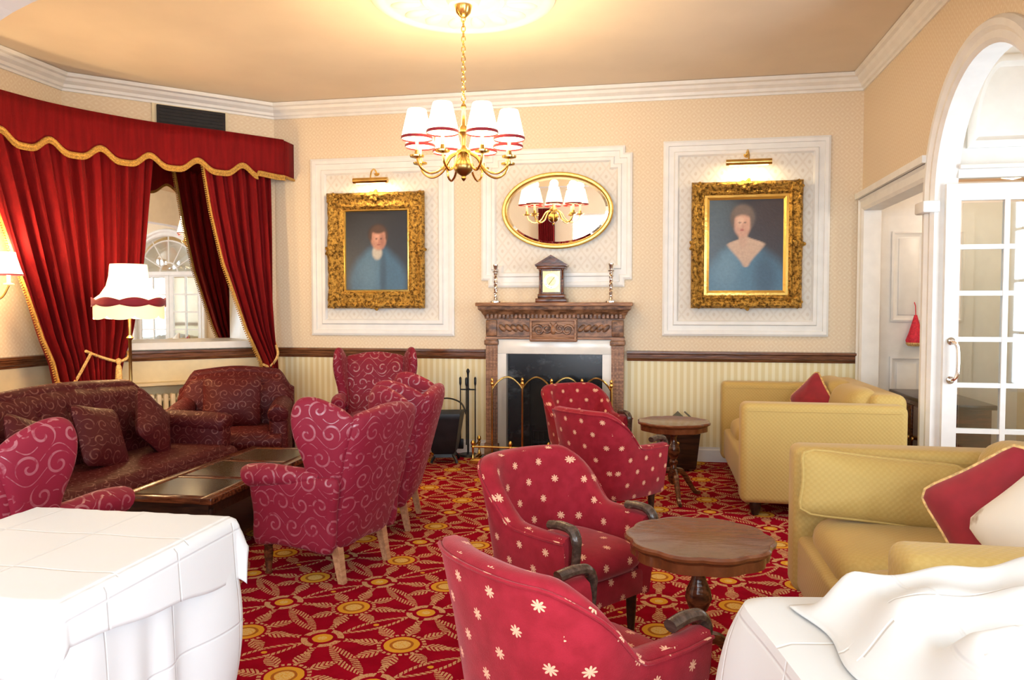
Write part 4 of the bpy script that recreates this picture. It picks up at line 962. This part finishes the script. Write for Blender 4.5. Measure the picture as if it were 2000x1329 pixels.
# ------------------------------------------------------------------ wing chairs
def wing_chair(label, loc, rz):
    t = thing('wing_chair', label, 'armchair', loc, rz, 'red wing chairs')
    F = 'scroll_fabric'
    def rk(z): return .27 * max(0, z - .25)
    b = MB(); b.rbox(0, .03, .265, .58, .48, .16, .025, 3); b.build('seat_base', F, t)
    b = MB(); b.puff(sq(.50, .47, 40, 5), .15, lambda a, c, h: (a, c - .03, .40 + h), 6); b.build('seat_cushion', F, t)
    out = [(p.x, p.y) for p in catmull([(-.25, .20, 0), (0, .19, 0), (.25, .20, 0), (.285, .45, 0), (.30, .70, 0), (.29, .89, 0), (.15, .935, 0), (0, .95, 0), (-.15, .935, 0), (-.29, .89, 0), (-.30, .70, 0), (-.285, .45, 0)], 5, True)]
    b = MB(); b.puff(out, .13, lambda a, c, h: (a, .235 + rk(c) - h + .03 * (1 - (a / .3) ** 2), c), 7); b.build('backrest', F, t)
    wo = [(p.x, p.y) for p in catmull([(.31, .48, 0), (.37, .70, 0), (.42, .86, 0), (.375, .925, 0), (.28, .975, 0), (.19, 1.0, 0), (.115, .985, 0), (.08, .91, 0), (.09, .79, 0), (.12, .67, 0), (.13, .57, 0), (.14, .50, 0), (.22, .47, 0)], 5, True)]
    for s in (-1, 1):
        b = MB(); b.puff(wo, .085, lambda y, z, h: (s * (.285 + .20 * max(0, .42 - y) * sm(.5, .85, z) + h), y, z), 6); b.build('wing', F, t)
        so = [(p.x, p.y) for p in catmull([(-.22, .185, 0), (-.08, .19, 0), (.12, .185, 0), (.28, .185, 0), (.31, .38, 0), (.34, .58, 0), (.18, .58, 0), (.0, .57, 0), (-.14, .565, 0), (-.222, .53, 0), (-.225, .36, 0)], 4, True)]
        b = MB(); b.puff(so, .08, lambda y, z, h: (s * (.295 + .03 * sm(.3, .58, z) + h), y, z), 10); b.build('side_panel', F, t)
        pts = catmull([(s * .30, .22, .575), (s * .322, .05, .575), (s * .33, -.10, .572), (s * .33, -.205, .56), (s * .33, -.235, .55)], 6)
        rad = [.045 + .018 * sm(0, .6, i / (len(pts) - 1)) for i in range(len(pts))]; rad[-1] = .035; rad[-2] = .055
        b = MB(); b.tube(pts, rad, 14); b.build('arm', F, t)
    for s in (-1, 1):
        b = MB(); b.add([(s * .21 + a * .024, .245 + c * .024, .20) for a, c in ((-1, -1), (1, -1), (1, 1), (-1, 1))] + [(s * .215 + a * .017, .285 + c * .017, 0) for a, c in ((-1, -1), (1, -1), (1, 1), (-1, 1))], [(0, 1, 2, 3), (7, 6, 5, 4), (0, 4, 5, 1), (1, 5, 6, 2), (2, 6, 7, 3), (3, 7, 4, 0)]); b.build('leg', 'pale_leg', t)
        b = MB(); b.lathe([(0, .20), (.028, .20), (.03, .17), (.022, .15), (.026, .12), (.016, .02), (.02, .01), (.018, 0), (0, 0)], 12, (s * .24, -.185, 0)); b.build('leg', 'mahogany', t)
    return t
wc = wing_chair('red scroll patterned wing chair with pale legs, nearest the carpet aisle', (-1.85, 4.05, 0), -102.7)
dup(wc, (-1.90, 4.95, 0), -82, 'red wing chair directly behind the front wing chair, hiding part of its side')
dup(wc, (-2.50, 6.62, 0), 21, 'high backed red wing chair by the far wall facing the room', 1.10)
dup(wc, (-2.80, 2.97, 0), 178, 'red wing chair at the left edge behind the white table')

# ------------------------------------------------------------------ tub armchairs with stars
def tub_chair(label, loc, rz):
    t = thing('tub_armchair', label, 'armchair', loc, rz, 'red star patterned tub armchairs'); PS = .89
    F = 'star_fabric'
    plan = catmull([(-.285, -.27, 0), (-.305, -.10, 0), (-.30, .08, 0), (-.265, .22, 0), (-.16, .295, 0), (0, .315, 0), (.16, .295, 0), (.265, .22, 0), (.30, .08, 0), (.305, -.10, 0), (.285, -.27, 0)], 6)
    plan = [Vector((p.x * PS, p.y * PS, 0)) for p in plan]; n = len(plan); L = arclen(plan)
    def hgt(i):
        w = abs(2 * L[i] / L[-1] - 1); return .555 + .225 * (1 - sm(.26, .62, w)) + .012 * math.cos(PI * w)
    v = []; f = []; outer = []
    for i in range(n):
        d = (plan[min(i + 1, n - 1)] - plan[max(i - 1, 0)]).normalized(); nr = Vector((d.y, -d.x, 0))
        if nr.dot(plan[i]) < 0: nr = -nr
        H = hgt(i); w = abs(2 * L[i] / L[-1] - 1); rake = .15 * (1 - .6 * sm(.3, .7, w))
        sec = [(-.02, .19), (.0, .20), (.012 + rake * .15, .34), (.018 + rake * (H - .2) * .55, .2 + (H - .2) * .6), (.018 + rake * (H - .2), H - .03), (.008 + rake * (H - .2), H - .006), (-.025 + rake * (H - .2), H), (-.06 + rake * (H - .2), H - .012), (-.072 + rake * (H - .2), H - .045), (-.075 + rake * (H - .2) * .6, .2 + (H - .2) * .6), (-.07, .36), (-.06, .24), (-.05, .20)]
        k = len(sec)
        for (o_, z) in sec: v.append(tuple(plan[i] + nr * o_ + Vector((0, 0, z))))
        outer.append(plan[i] + nr * (.020 + rake * (H - .2)) + Vector((0, 0, H - .022)))
    for i in range(n - 1):
        for j in range(k): q = (j + 1) % k; f.append((i * k + j, (i + 1) * k + j, (i + 1) * k + q, i * k + q))
    f.append(tuple(range(k))); f.append(tuple((n - 1) * k + q for q in range(k - 1, -1, -1)))
    b = MB(); b.add(v, f); b.build('shell', F, t, angle=60)
    b = MB(); b.tube(outer, .006, 6); b.build('piping', F, t)
    b = MB(); b.rbox(0, -.02, .255, .44, .44, .12, .02, 2); b.build('seat_base', F, t)
    b = MB(); b.puff(sq(.415, .48, 40, 5), .15, lambda a, c, h: (a, c - .04, .375 + h), 5); b.build('seat_cushion', F, t)
    for s in (-1, 1):
        b = MB(); b.tube(catmull([(s * .245, -.12, .566), (s * .242, -.19, .574), (s * .242, -.25, .562), (s * .245, -.272, .51), (s * .247, -.262, .40)], 6), [.019] * 10 + [.020] * 8 + [.017] * 7, 10, flat=1.25); b.build('arm_grip', 'grip_wood', t)
        b = MB(); b.lathe([(0, .21), (.026, .21), (.022, .12), (.014, 0), (0, 0)], 10, mx=Matrix.Translation((s * .19, -.19, 0))); b.build('leg', 'dark_wood', t)
        b = MB(); b.tube([(s * .17, .17, .21), (s * .185, .22, 0)], [.026, .015], 10); b.build('leg', 'dark_wood', t)
    return t
tc = tub_chair('pink red star patterned tub armchair in the foreground, seen from behind', (-.215, 2.235, 0), 137)
dup(tc, (-.365, 3.37, 0), 52, 'red star patterned tub armchair at the near round table, front turned to the camera')
dup(tc, (-.29, 5.33, 0), 140, 'red star patterned tub armchair seen from behind by the far round table')
dup(tc, (-.57, 6.60, 0), 38, 'red star patterned tub armchair in front of the fire screen')

# ------------------------------------------------------------------ round pedestal tables
def round_table(label, loc, rz):
    t = thing('pedestal_table', label, 'table', loc, rz, 'small mahogany pedestal tables')
    b = MB(); b.lathe([(0, .60), (.245, .60), (.258, .604), (.27, .604), (.278, .596), (.276, .586), (.262, .578), (.255, .57), (.255, .535), (.24, .53), (0, .53)], 96, lob=.055, lobn=10); b.build('table_top', 'table_wood', t, angle=30)
    b = MB(); b.lathe([(.10, .53), (.09, .515), (.03, .50), (.022, .47), (.028, .44), (.045, .40), (.05, .37), (.035, .33), (.022, .31), (.034, .295), (.034, .28), (.022, .265), (.03, .22), (.042, .18), (.036, .14), (.02, .12), (0, .11)], 24); b.build('pedestal', 'mahogany', t)
    for k in range(3):
        a_ = k * 2 * PI / 3 + .35; ca, sa = math.cos(a_), math.sin(a_)
        pts = catmull([(.02 * ca, .02 * sa, .22), (.09 * ca, .09 * sa, .20), (.16 * ca, .16 * sa, .11), (.22 * ca, .22 * sa, .035), (.27 * ca, .27 * sa, .018)], 6)
        b = MB(); b.tube(pts, [.026 - .012 * i / (len(pts) - 1) for i in range(len(pts))], 8); b.build('leg', 'mahogany', t)
    return t
rt = round_table('polished round pedestal table between the front tub armchairs and sofa', (.165, 2.92, 0), 0)
dup(rt, (.14, 5.95, 0), 20, 'small round pedestal table by the far gold sofa')

# ------------------------------------------------------------------ gold sofas
def gold_sofa(label, loc, L_, D_, arm_h=.80, back_h=.90):
    """local: front -Y, width along X; placed with rz -90 so the front faces -X"""
    t = thing('gold_sofa', label, 'sofa', loc, -90, 'gold upholstered sofas')
    F = 'gold_fabric'; aw = .20; inner = L_ - 2 * aw
    b = MB(); b.rbox(0, .0, .25, L_ - .04, D_ - .06, .26, .03, 3); b.build('base', F, t)
    for s in (-1, 1):
        b = MB(); b.rbox(s * (L_ / 2 - aw / 2), -.02, (arm_h + .10) / 2, aw, D_ - .06, arm_h - .10, .045, 4); a_ = b.build('arm', F, t)
        for q in (-1, 1):
            pts = [(s * (L_ / 2 - aw / 2) + q * (aw / 2 - .003), y_, arm_h - .05) for y_ in (-D_ / 2 + .05, D_ / 2 - .10)]
            g = MB(); g.tube(pts, .006, 6); g.build('piping', F, a_)
    b = MB(); b.rbox(0, D_ / 2 - .13, .47, L_ - 2 * aw + .1, .24, .78, .06, 4, Matrix.Rotation(0, 4, 'X')); b.build('back_frame', F, t)
    for k in range(2):
        cx_ = (k - .5) * inner / 2
        b = MB(); b.puff(sq(inner / 2 - .01, D_ - .34, 44, 8), .19, lambda a, c, h: (cx_ + a, -.10 + c, .405 + h), 12); b.build('seat_cushion', F, t)
        b = MB(); b.puff(sq(inner / 2 - .005, .50, 44, 5), .24, lambda a, c, h: (cx_ + a, D_ / 2 - .30 + h + c * .18, back_h - .26 + c), 6); b.build('back_cushion', F, t)
    for sx in (-1, 1):
        for sy in (-1, 1):
            b = MB(); b.lathe([(0, .13), (.03, .13), (.04, .09), (.035, .04), (.022, 0), (0, 0)], 14, (sx * (L_ / 2 - .1), sy * (D_ / 2 - .12), 0)); b.build('foot', 'dark_wood', t)
    return t
gold_sofa('gold sofa against the right wall by the doorway, side turned to the camera', (1.15, 6.40, 0), 1.80, 1.14)
gold_sofa('gold sofa nearest the camera, partly hidden by the white table', (1.21, 3.06, 0), 1.84, 1.14)

def cushion(name, label, loc, w, h, th, mat, rot, trim=None, e=4.0, group=None):
    t = thing(name, label, 'cushion', loc, 0, group); t.rotation_euler = rot
    def out(n=48):
        o = []
        for (a, c) in sq(w, h, n, 9):
            pin = 1 - .06 * (1 - (abs(a / (w / 2)) * abs(c / (h / 2))) ** 2); o.append((a * pin, c * pin))
        return o
    b = MB(); b.puff(out(), th, lambda a, c, hh: (a, hh, c), 2.2, q=1.4); b.build('cover', mat, t)
    if trim:
        b = MB(); o = out(); b.tube([(a, 0, c) for a, c in o] + [(o[0][0], 0, o[0][1])], .008, 6); b.build('piping', trim, t)
    return t
R_ = math.radians
# loose cushions on the near gold sofa
cushion('loose_cushion', 'large gold cushion lying against the far arm of the near sofa', (1.00, 3.64, .645), .72, .30, .16, 'gold_fabric', (R_(-14), R_(5), R_(0)), 'gold_fabric')
cushion('scatter_cushion', 'dark red cushion with gold trim leaning on the near gold sofa', (1.22, 3.02, .70), .42, .42, .14, 'red_cushion', (R_(-26), R_(50), R_(-62)), 'gold_trim')
cushion('scatter_cushion', 'cream cushion with brown pattern on the near gold sofa', (1.28, 2.72, .73), .46, .46, .15, 'brocade', (R_(-24), R_(35), R_(-68)), None)
# cushion on the far gold sofa
cushion('scatter_cushion', 'dark red cushion with gold trim on the far gold sofa', (1.24, 6.55, .72), .36, .36, .13, 'red_cushion', (R_(-24), R_(40), R_(-75)), 'gold_trim')

# ------------------------------------------------------------------ dark red buttoned sofas
def tufted_sofa(label, loc, rz, L_, name='buttoned_sofa', cat='sofa', D_=.84, H=.95):
    t = thing(name, label, cat, loc, rz)
    F = 'sofa_fabric'; hw = L_ / 2
    nb = max(3, int(L_ / .26)); bs = []
    for row in range(3):
        cnt = nb if row % 2 == 0 else nb - 1
        for k in range(cnt):
            x_ = (k - (cnt - 1) / 2) * (L_ - .30) / nb; bs.append((x_, .52 + row * .135))
    def top(x_):
        q = abs(x_) / hw; return H - .02 - (.16 * sm(.72, 1.0, q)) + .02 * math.cos(PI * q)
    def tuft(x_, z_):
        d = min(math.hypot(x_ - bx, z_ - bz) for bx, bz in bs); return -.05 * math.exp(-(d / .045) ** 2) + .012 * math.cos(d * 30)
    nx, nz = int(L_ / .03), 26
    v = []; f = []
    b = MB()
    def front(u, w):
        x_ = -hw + L_ * u; z_ = .30 + (top(x_) - .03 - .30) * w
        edge = min(1, (hw - abs(x_)) / .06); roll = .05 * (1 - sm(.0, 1, edge))
        return (x_, D_ / 2 - .24 + .10 * (z_ - .3) - tuft(x_, z_) * 1.0 - .05 * math.sin(PI * w) + roll + .05 * sm(.9, 1, w) ** 2, z_)
    b.grid(nx, nz, front)
    def topback(u, w):
        x_ = -hw + L_ * u; a_ = PI * min(1, w / .55); T_ = top(x_); y0 = front(u, 1)[1]; y1 = D_ / 2 - .0
        if w <= .55: return (x_, y0 + (y1 - y0) * (1 - math.cos(a_)) / 2, T_ - .03 + .045 * math.sin(a_))
        return (x_, y1 - .02 * (w - .55), T_ - .03 - (T_ - .20) * (w - .55) / .45)
    b.grid(nx, 18, topback)
    for u in (0, 1): 
        loop = [front(u, w / 14) for w in range(15)] + [topback(u, w / 12) for w in range(1, 13)]; b.add(loop, [tuple(range(len(loop)))])
    bk = b.build('backrest', F, t, angle=70)
    for (bx, bz) in bs:
        if bz > top(bx) - .07: continue
        u = (bx + hw) / L_; w = (bz - .30) / (top(bx) - .33); p = front(u, w)
        g = MB(); g.lathe([(0, .010), (.010, .007), (.014, 0), (0, -.004)], 10, mx=Matrix.Translation((p[0], p[1] - .002, p[2])) @ Matrix.Rotation(PI / 2, 4, 'X')); g.build('button', F, bk)
    b = MB(); b.rbox(0, -.03, .22, L_ - .08, D_ - .10, .20, .03, 3); b.build('seat_base', F, t)
    b = MB(); b.rbox(0, -.12, .37, L_ - .26, D_ - .24, .16, .06, 4); b.build('seat_cushion', F, t)
    b = MB(); b.tube([(-hw + .06, -D_ / 2 + .05, .36), (hw - .06, -D_ / 2 + .05, .36)], .065, 12); b.build('front_roll', F, t)
    for s in (-1, 1):
        b = MB(); b.rbox(s * (hw - .09), -.02, .38, .15, D_ - .14, .50, .05, 4); b.build('arm_panel', F, t)
        pts = [(s * (hw - .09), .26, .60), (s * (hw - .09), 0, .60), (s * (hw - .09), -.30, .59), (s * (hw - .09), -.375, .575)]
        b = MB(); b.tube(catmull(pts, 5), [.085] * 13 + [.08, .07, .04], 14); b.build('arm_roll', F, t)
    for sx in (-1, 1):
        for sy in (-1, 1):
            b = MB(); b.lathe([(0, .13), (.028, .13), (.032, .10), (.02, .05), (.016, 0), (0, 0)], 12, (sx * (hw - .1), sy * (D_ / 2 - .09), 0)); b.build('foot', 'dark_wood', t)
    return t
tufted_sofa('long dark red buttoned sofa along the left wall behind the coffee table', (-3.53, 4.37, 0), 90, 1.96)
tufted_sofa('dark red buttoned armchair with big back cushion in the corner by the curtain', (-3.57, 6.02, 0), 23, .98, 'buttoned_armchair', 'armchair', .80, .93)
for (x_, y_, z_, rr, lab) in ((-3.55, 3.86, .62, 20, 'dark red cushion at the near end of the long sofa'), (-3.52, 4.36, .63, 12, 'dark red cushion in the middle of the long sofa'), (-3.50, 4.86, .64, 38, 'dark red cushion standing on its corner at the far end of the long sofa')):
    cushion('scatter_cushion', lab, (x_, y_, z_), .43, .43, .16, 'sofa_fabric', (R_(-24), R_(rr), R_(90)), None)
cushion('scatter_cushion', 'square dark red cushion on the corner armchair', (-3.60, 6.06, .66), .50, .46, .17, 'sofa_fabric', (R_(-16), 0, R_(23)), None)

# coffee table
t = thing('coffee_table', 'long low dark coffee table with inset glossy top panels', 'coffee table', (-2.60, 4.40, 0), 1.5)
W_, L_, Z_ = .56, 1.50, .45
b = MB()
for s in (-1, 1): b.rbox(s * (W_ / 2 - .035), 0, Z_ - .0175, .07, L_, .035, .006)
for y_ in (-L_ / 2 + .035, -.25, .25, L_ / 2 - .035): b.rbox(0, y_, Z_ - .0175, W_ - .13, .06, .035, .006)
b.build('top_frame', 'mahogany', t)
for k in (-1, 0, 1):
    b = MB(); b.box(0, k * .475, Z_ - .012, W_ - .12, .44, .016); b.build('top_panel', 'leather_top', t)
b = MB(); b.box(0, 0, Z_ - .07, W_ - .08, L_ - .08, .07); b.build('apron', 'dark_wood', t)
for sx in (-1, 1):
    for sy in (-1, 1):
        b = MB(); b.lathe([(0, .38), (.03, .38), (.032, .33), (.02, .30), (.03, .22), (.018, .10), (.026, .05), (.018, 0), (0, 0)], 12, (sx * (W_ / 2 - .06), sy * (L_ / 2 - .07), 0)); b.build('leg', 'dark_wood', t)
b = MB(); b.box(0, 0, .14, W_ - .1, L_ - .12, .02); b.build('shelf', 'dark_wood', t)

# dark log box behind the far round table
t = thing('log_box', 'dark flared log box with open lid behind the far round table', 'log box', (.20, 7.12, 0), 6)
b = MB(); b.lathe([(0, .02), (.20, .02), (.215, .06), (.255, .36), (.26, .38), (.24, .38), (.20, .06)], 4, mx=Matrix.Rotation(PI / 4, 4, 'Z')); b.build('box', 'dark_wood', t, angle=30)
for s in (-1, 1):
    b = MB(); b.box(0, 0, 0, .17, .36, .015, Matrix.Translation((s * .09 + .06, 0, .44)) @ Matrix.Rotation(s * .75, 4, 'Y')); b.build('lid', 'black_metal', t)
b = MB(); b.lathe([(0, .02), (.016, .015), (.018, .006), (.01, 0)], 12, mx=Matrix.Translation((-.02, -.178, .26)) @ Matrix.Rotation(PI / 2, 4, 'X')); b.build('knob', 'brass', t)

# alcove: low cabinet and the hanging red tassel
t = thing('low_cabinet', 'low dark wooden cabinet in the alcove behind the far sofa', 'cabinet', (2.22, 6.62, 0))
b = MB(); b.box(0, 0, .38, .36, 1.06, .68); b.build('body', 'mahogany', t)
b = MB(); b.rbox(0, 0, .74, .42, 1.14, .035, .008); b.build('top', 'dark_wood', t)
for k in (-1, 1):
    b = MB(); b.rbox(-.184, k * .26, .40, .016, .48, .56, .005); d_ = b.build('door', 'mahogany', t)
    g = MB(); g.lathe([(0, .022), (.014, .016), (.016, .008), (.008, 0)], 10, mx=Matrix.Translation((-.192, k * .05, .42)) @ Matrix.Rotation(-PI / 2, 4, 'Y')); g.build('knob', 'brass', d_)
b = MB(); b.box(0, 0, .02, .34, 1.04, .04); b.build('plinth', 'dark_wood', t)
t = thing('hanging_tassel', 'red cone shaped hanging ornament on the white door beyond', 'tassel', (2.31, AY1 - .10, 1.12))
b = MB(); b.lathe([(0, .03), (.075, .03), (.08, .05), (.055, .12), (.028, .22), (.012, .28), (0, .285)], 16); b.build('skirt', 'red_tassel', t)
b = MB(); b.tube([(0, 0, .28), (0, .01, .36), (0, .048, .40)], .004, 6); b.build('cord', 'red_tassel', t)
b = MB(); b.lathe([(0, 0), (.06, .0), (.078, .02), (.075, .035), (0, .035)], 16); b.build('base_band', 'gold_trim', t)

# ------------------------------------------------------------------ white tables in the foreground
def drape_table(nm, label_t, label_c, cx_, cy_, rz, hx, hy, H=.75):
    t = thing('dining_table', label_t, 'table', (cx_, cy_, 0), rz)
    b = MB(); b.box(0, 0, H - .02, 2 * hx - .02, 2 * hy - .02, .03); b.build('table_top', 'oak', t)
    for sx in (-1, 1):
        for sy in (-1, 1):
            b = MB(); b.box(sx * (hx - .06), sy * (hy - .06), (H - .035) / 2, .05, .05, H - .035); b.build('leg', 'oak', t)
    c = thing('tablecloth', label_c, 'tablecloth', (cx_, cy_, 0), rz)
    n = 240
    def rim(u):
        a_ = 2 * PI * u; ca, sa = math.cos(a_), math.sin(a_); e_ = 14
        d = (abs(ca) ** e_ + abs(sa) ** e_) ** (-1 / e_); return hx * ca * d, hy * sa * d, (abs(ca * sa) * 2) ** 6
    def P(u, v):
        x_, y_, k_ = rim(u); a_ = 2 * PI * u
        if v < .3: q = v / .3; return (x_ * q, y_ * q, H + .004)
        q = (v - .3) / .7; l_ = math.hypot(x_, y_); nx_, ny_ = x_ / l_, y_ / l_
        off = .010 * min(1, q * 8) + .020 * q * math.sin(a_ * 11 + 2 * math.sin(a_ * 3)) + k_ * .07 * math.sin(PI * min(1, q * 1.1)) ** .7 + .014 * q
        zz = H + .004 - .008 * min(1, q * 10) - (H - .05) * q
        return (x_ + nx_ * off, y_ + ny_ * off, zz)
    b = MB(); b.grid(n, 40, P, True); b.build('cloth', 'linen', c, angle=50, solid=.002)
    return t
drape_table('left', 'square dining table under white cloths at the left', 'floor length white cloth on the left dining table', -1.735, 1.915, 1, .345, .365)
drape_table('right', 'dining table under a white cloth at the lower right', 'floor length white cloth on the right dining table', .738, 1.61, 10, .47, .40)
# square overlay cloth laid askew on the left table
o_ = thing('overlay_cloth', 'white square overlay cloth laid askew on the left table with a flared corner', 'tablecloth', (-1.735, 1.915, 0), 1)
hx, hy, H = .357, .377, .766
def ov_(u, v):
    a_ = R_(-8); x_ = (u - .5) * 1.02; y_ = (v - .5) * 1.04
    x_, y_ = x_ * math.cos(a_) - y_ * math.sin(a_), x_ * math.sin(a_) + y_ * math.cos(a_)
    nx_, ny_ = max(-hx, min(hx, x_)), max(-hy, min(hy, y_)); dx_, dy_ = x_ - nx_, y_ - ny_; e_ = math.hypot(dx_, dy_)
    if e_ < 1e-6: return (x_, y_, H + .0015 * math.sin(x_ * 20) )
    both = min(abs(dx_), abs(dy_)) / max(1e-6, max(abs(dx_), abs(dy_)))
    fl = .06 + .30 * both; out_ = .022 * sm(0, .03, e_) + e_ * fl; dn = e_ * math.sqrt(max(.2, 1 - fl * fl)) * sm(-.02, .05, e_)
    return (nx_ + dx_ / e_ * out_, ny_ + dy_ / e_ * out_, H - dn + .004 * math.sin(x_ * 25 + y_ * 17) * min(1, e_ * 6))
b = MB(); b.grid(90, 90, ov_); b.build('cloth', 'linen', o_, angle=60, solid=.003)
# heap of folded white linen on the right table
o_ = thing('linen_heap', 'heap of crumpled white linen on the right table', 'linen', (.81, 1.56, .758), 10)
def heap(u, v):
    x_ = (u - .5) * .86; y_ = (v - .5) * .74
    ex = min(u, 1 - u) * 2; ey = min(v, 1 - v) * 2; m_ = sm(0, .26, ex) * sm(0, .22, ey)
    rid = .80 + .12 * math.sin(y_ * 24 + 1.3 * math.sin(x_ * 7)) + .10 * math.sin(x_ * 9 + y_ * 5 + 1) + .05 * math.sin(x_ * 31 - y_ * 23)
    hump = .05 * math.exp(-((x_ - .12) / .10) ** 2 - ((y_ - .16) / .12) ** 2) + .035 * math.exp(-((y_ + .08 - .15 * x_) / .06) ** 2)
    return (x_ * (1 + .03 * math.sin(v * 14)), y_ * (1 + .03 * math.sin(u * 12)), .004 + m_ * (.135 * rid + 1.2 * hump))
b = MB(); b.grid(80, 70, heap); b.build('folded_cloth', 'linen', o_, angle=60, solid=.003)
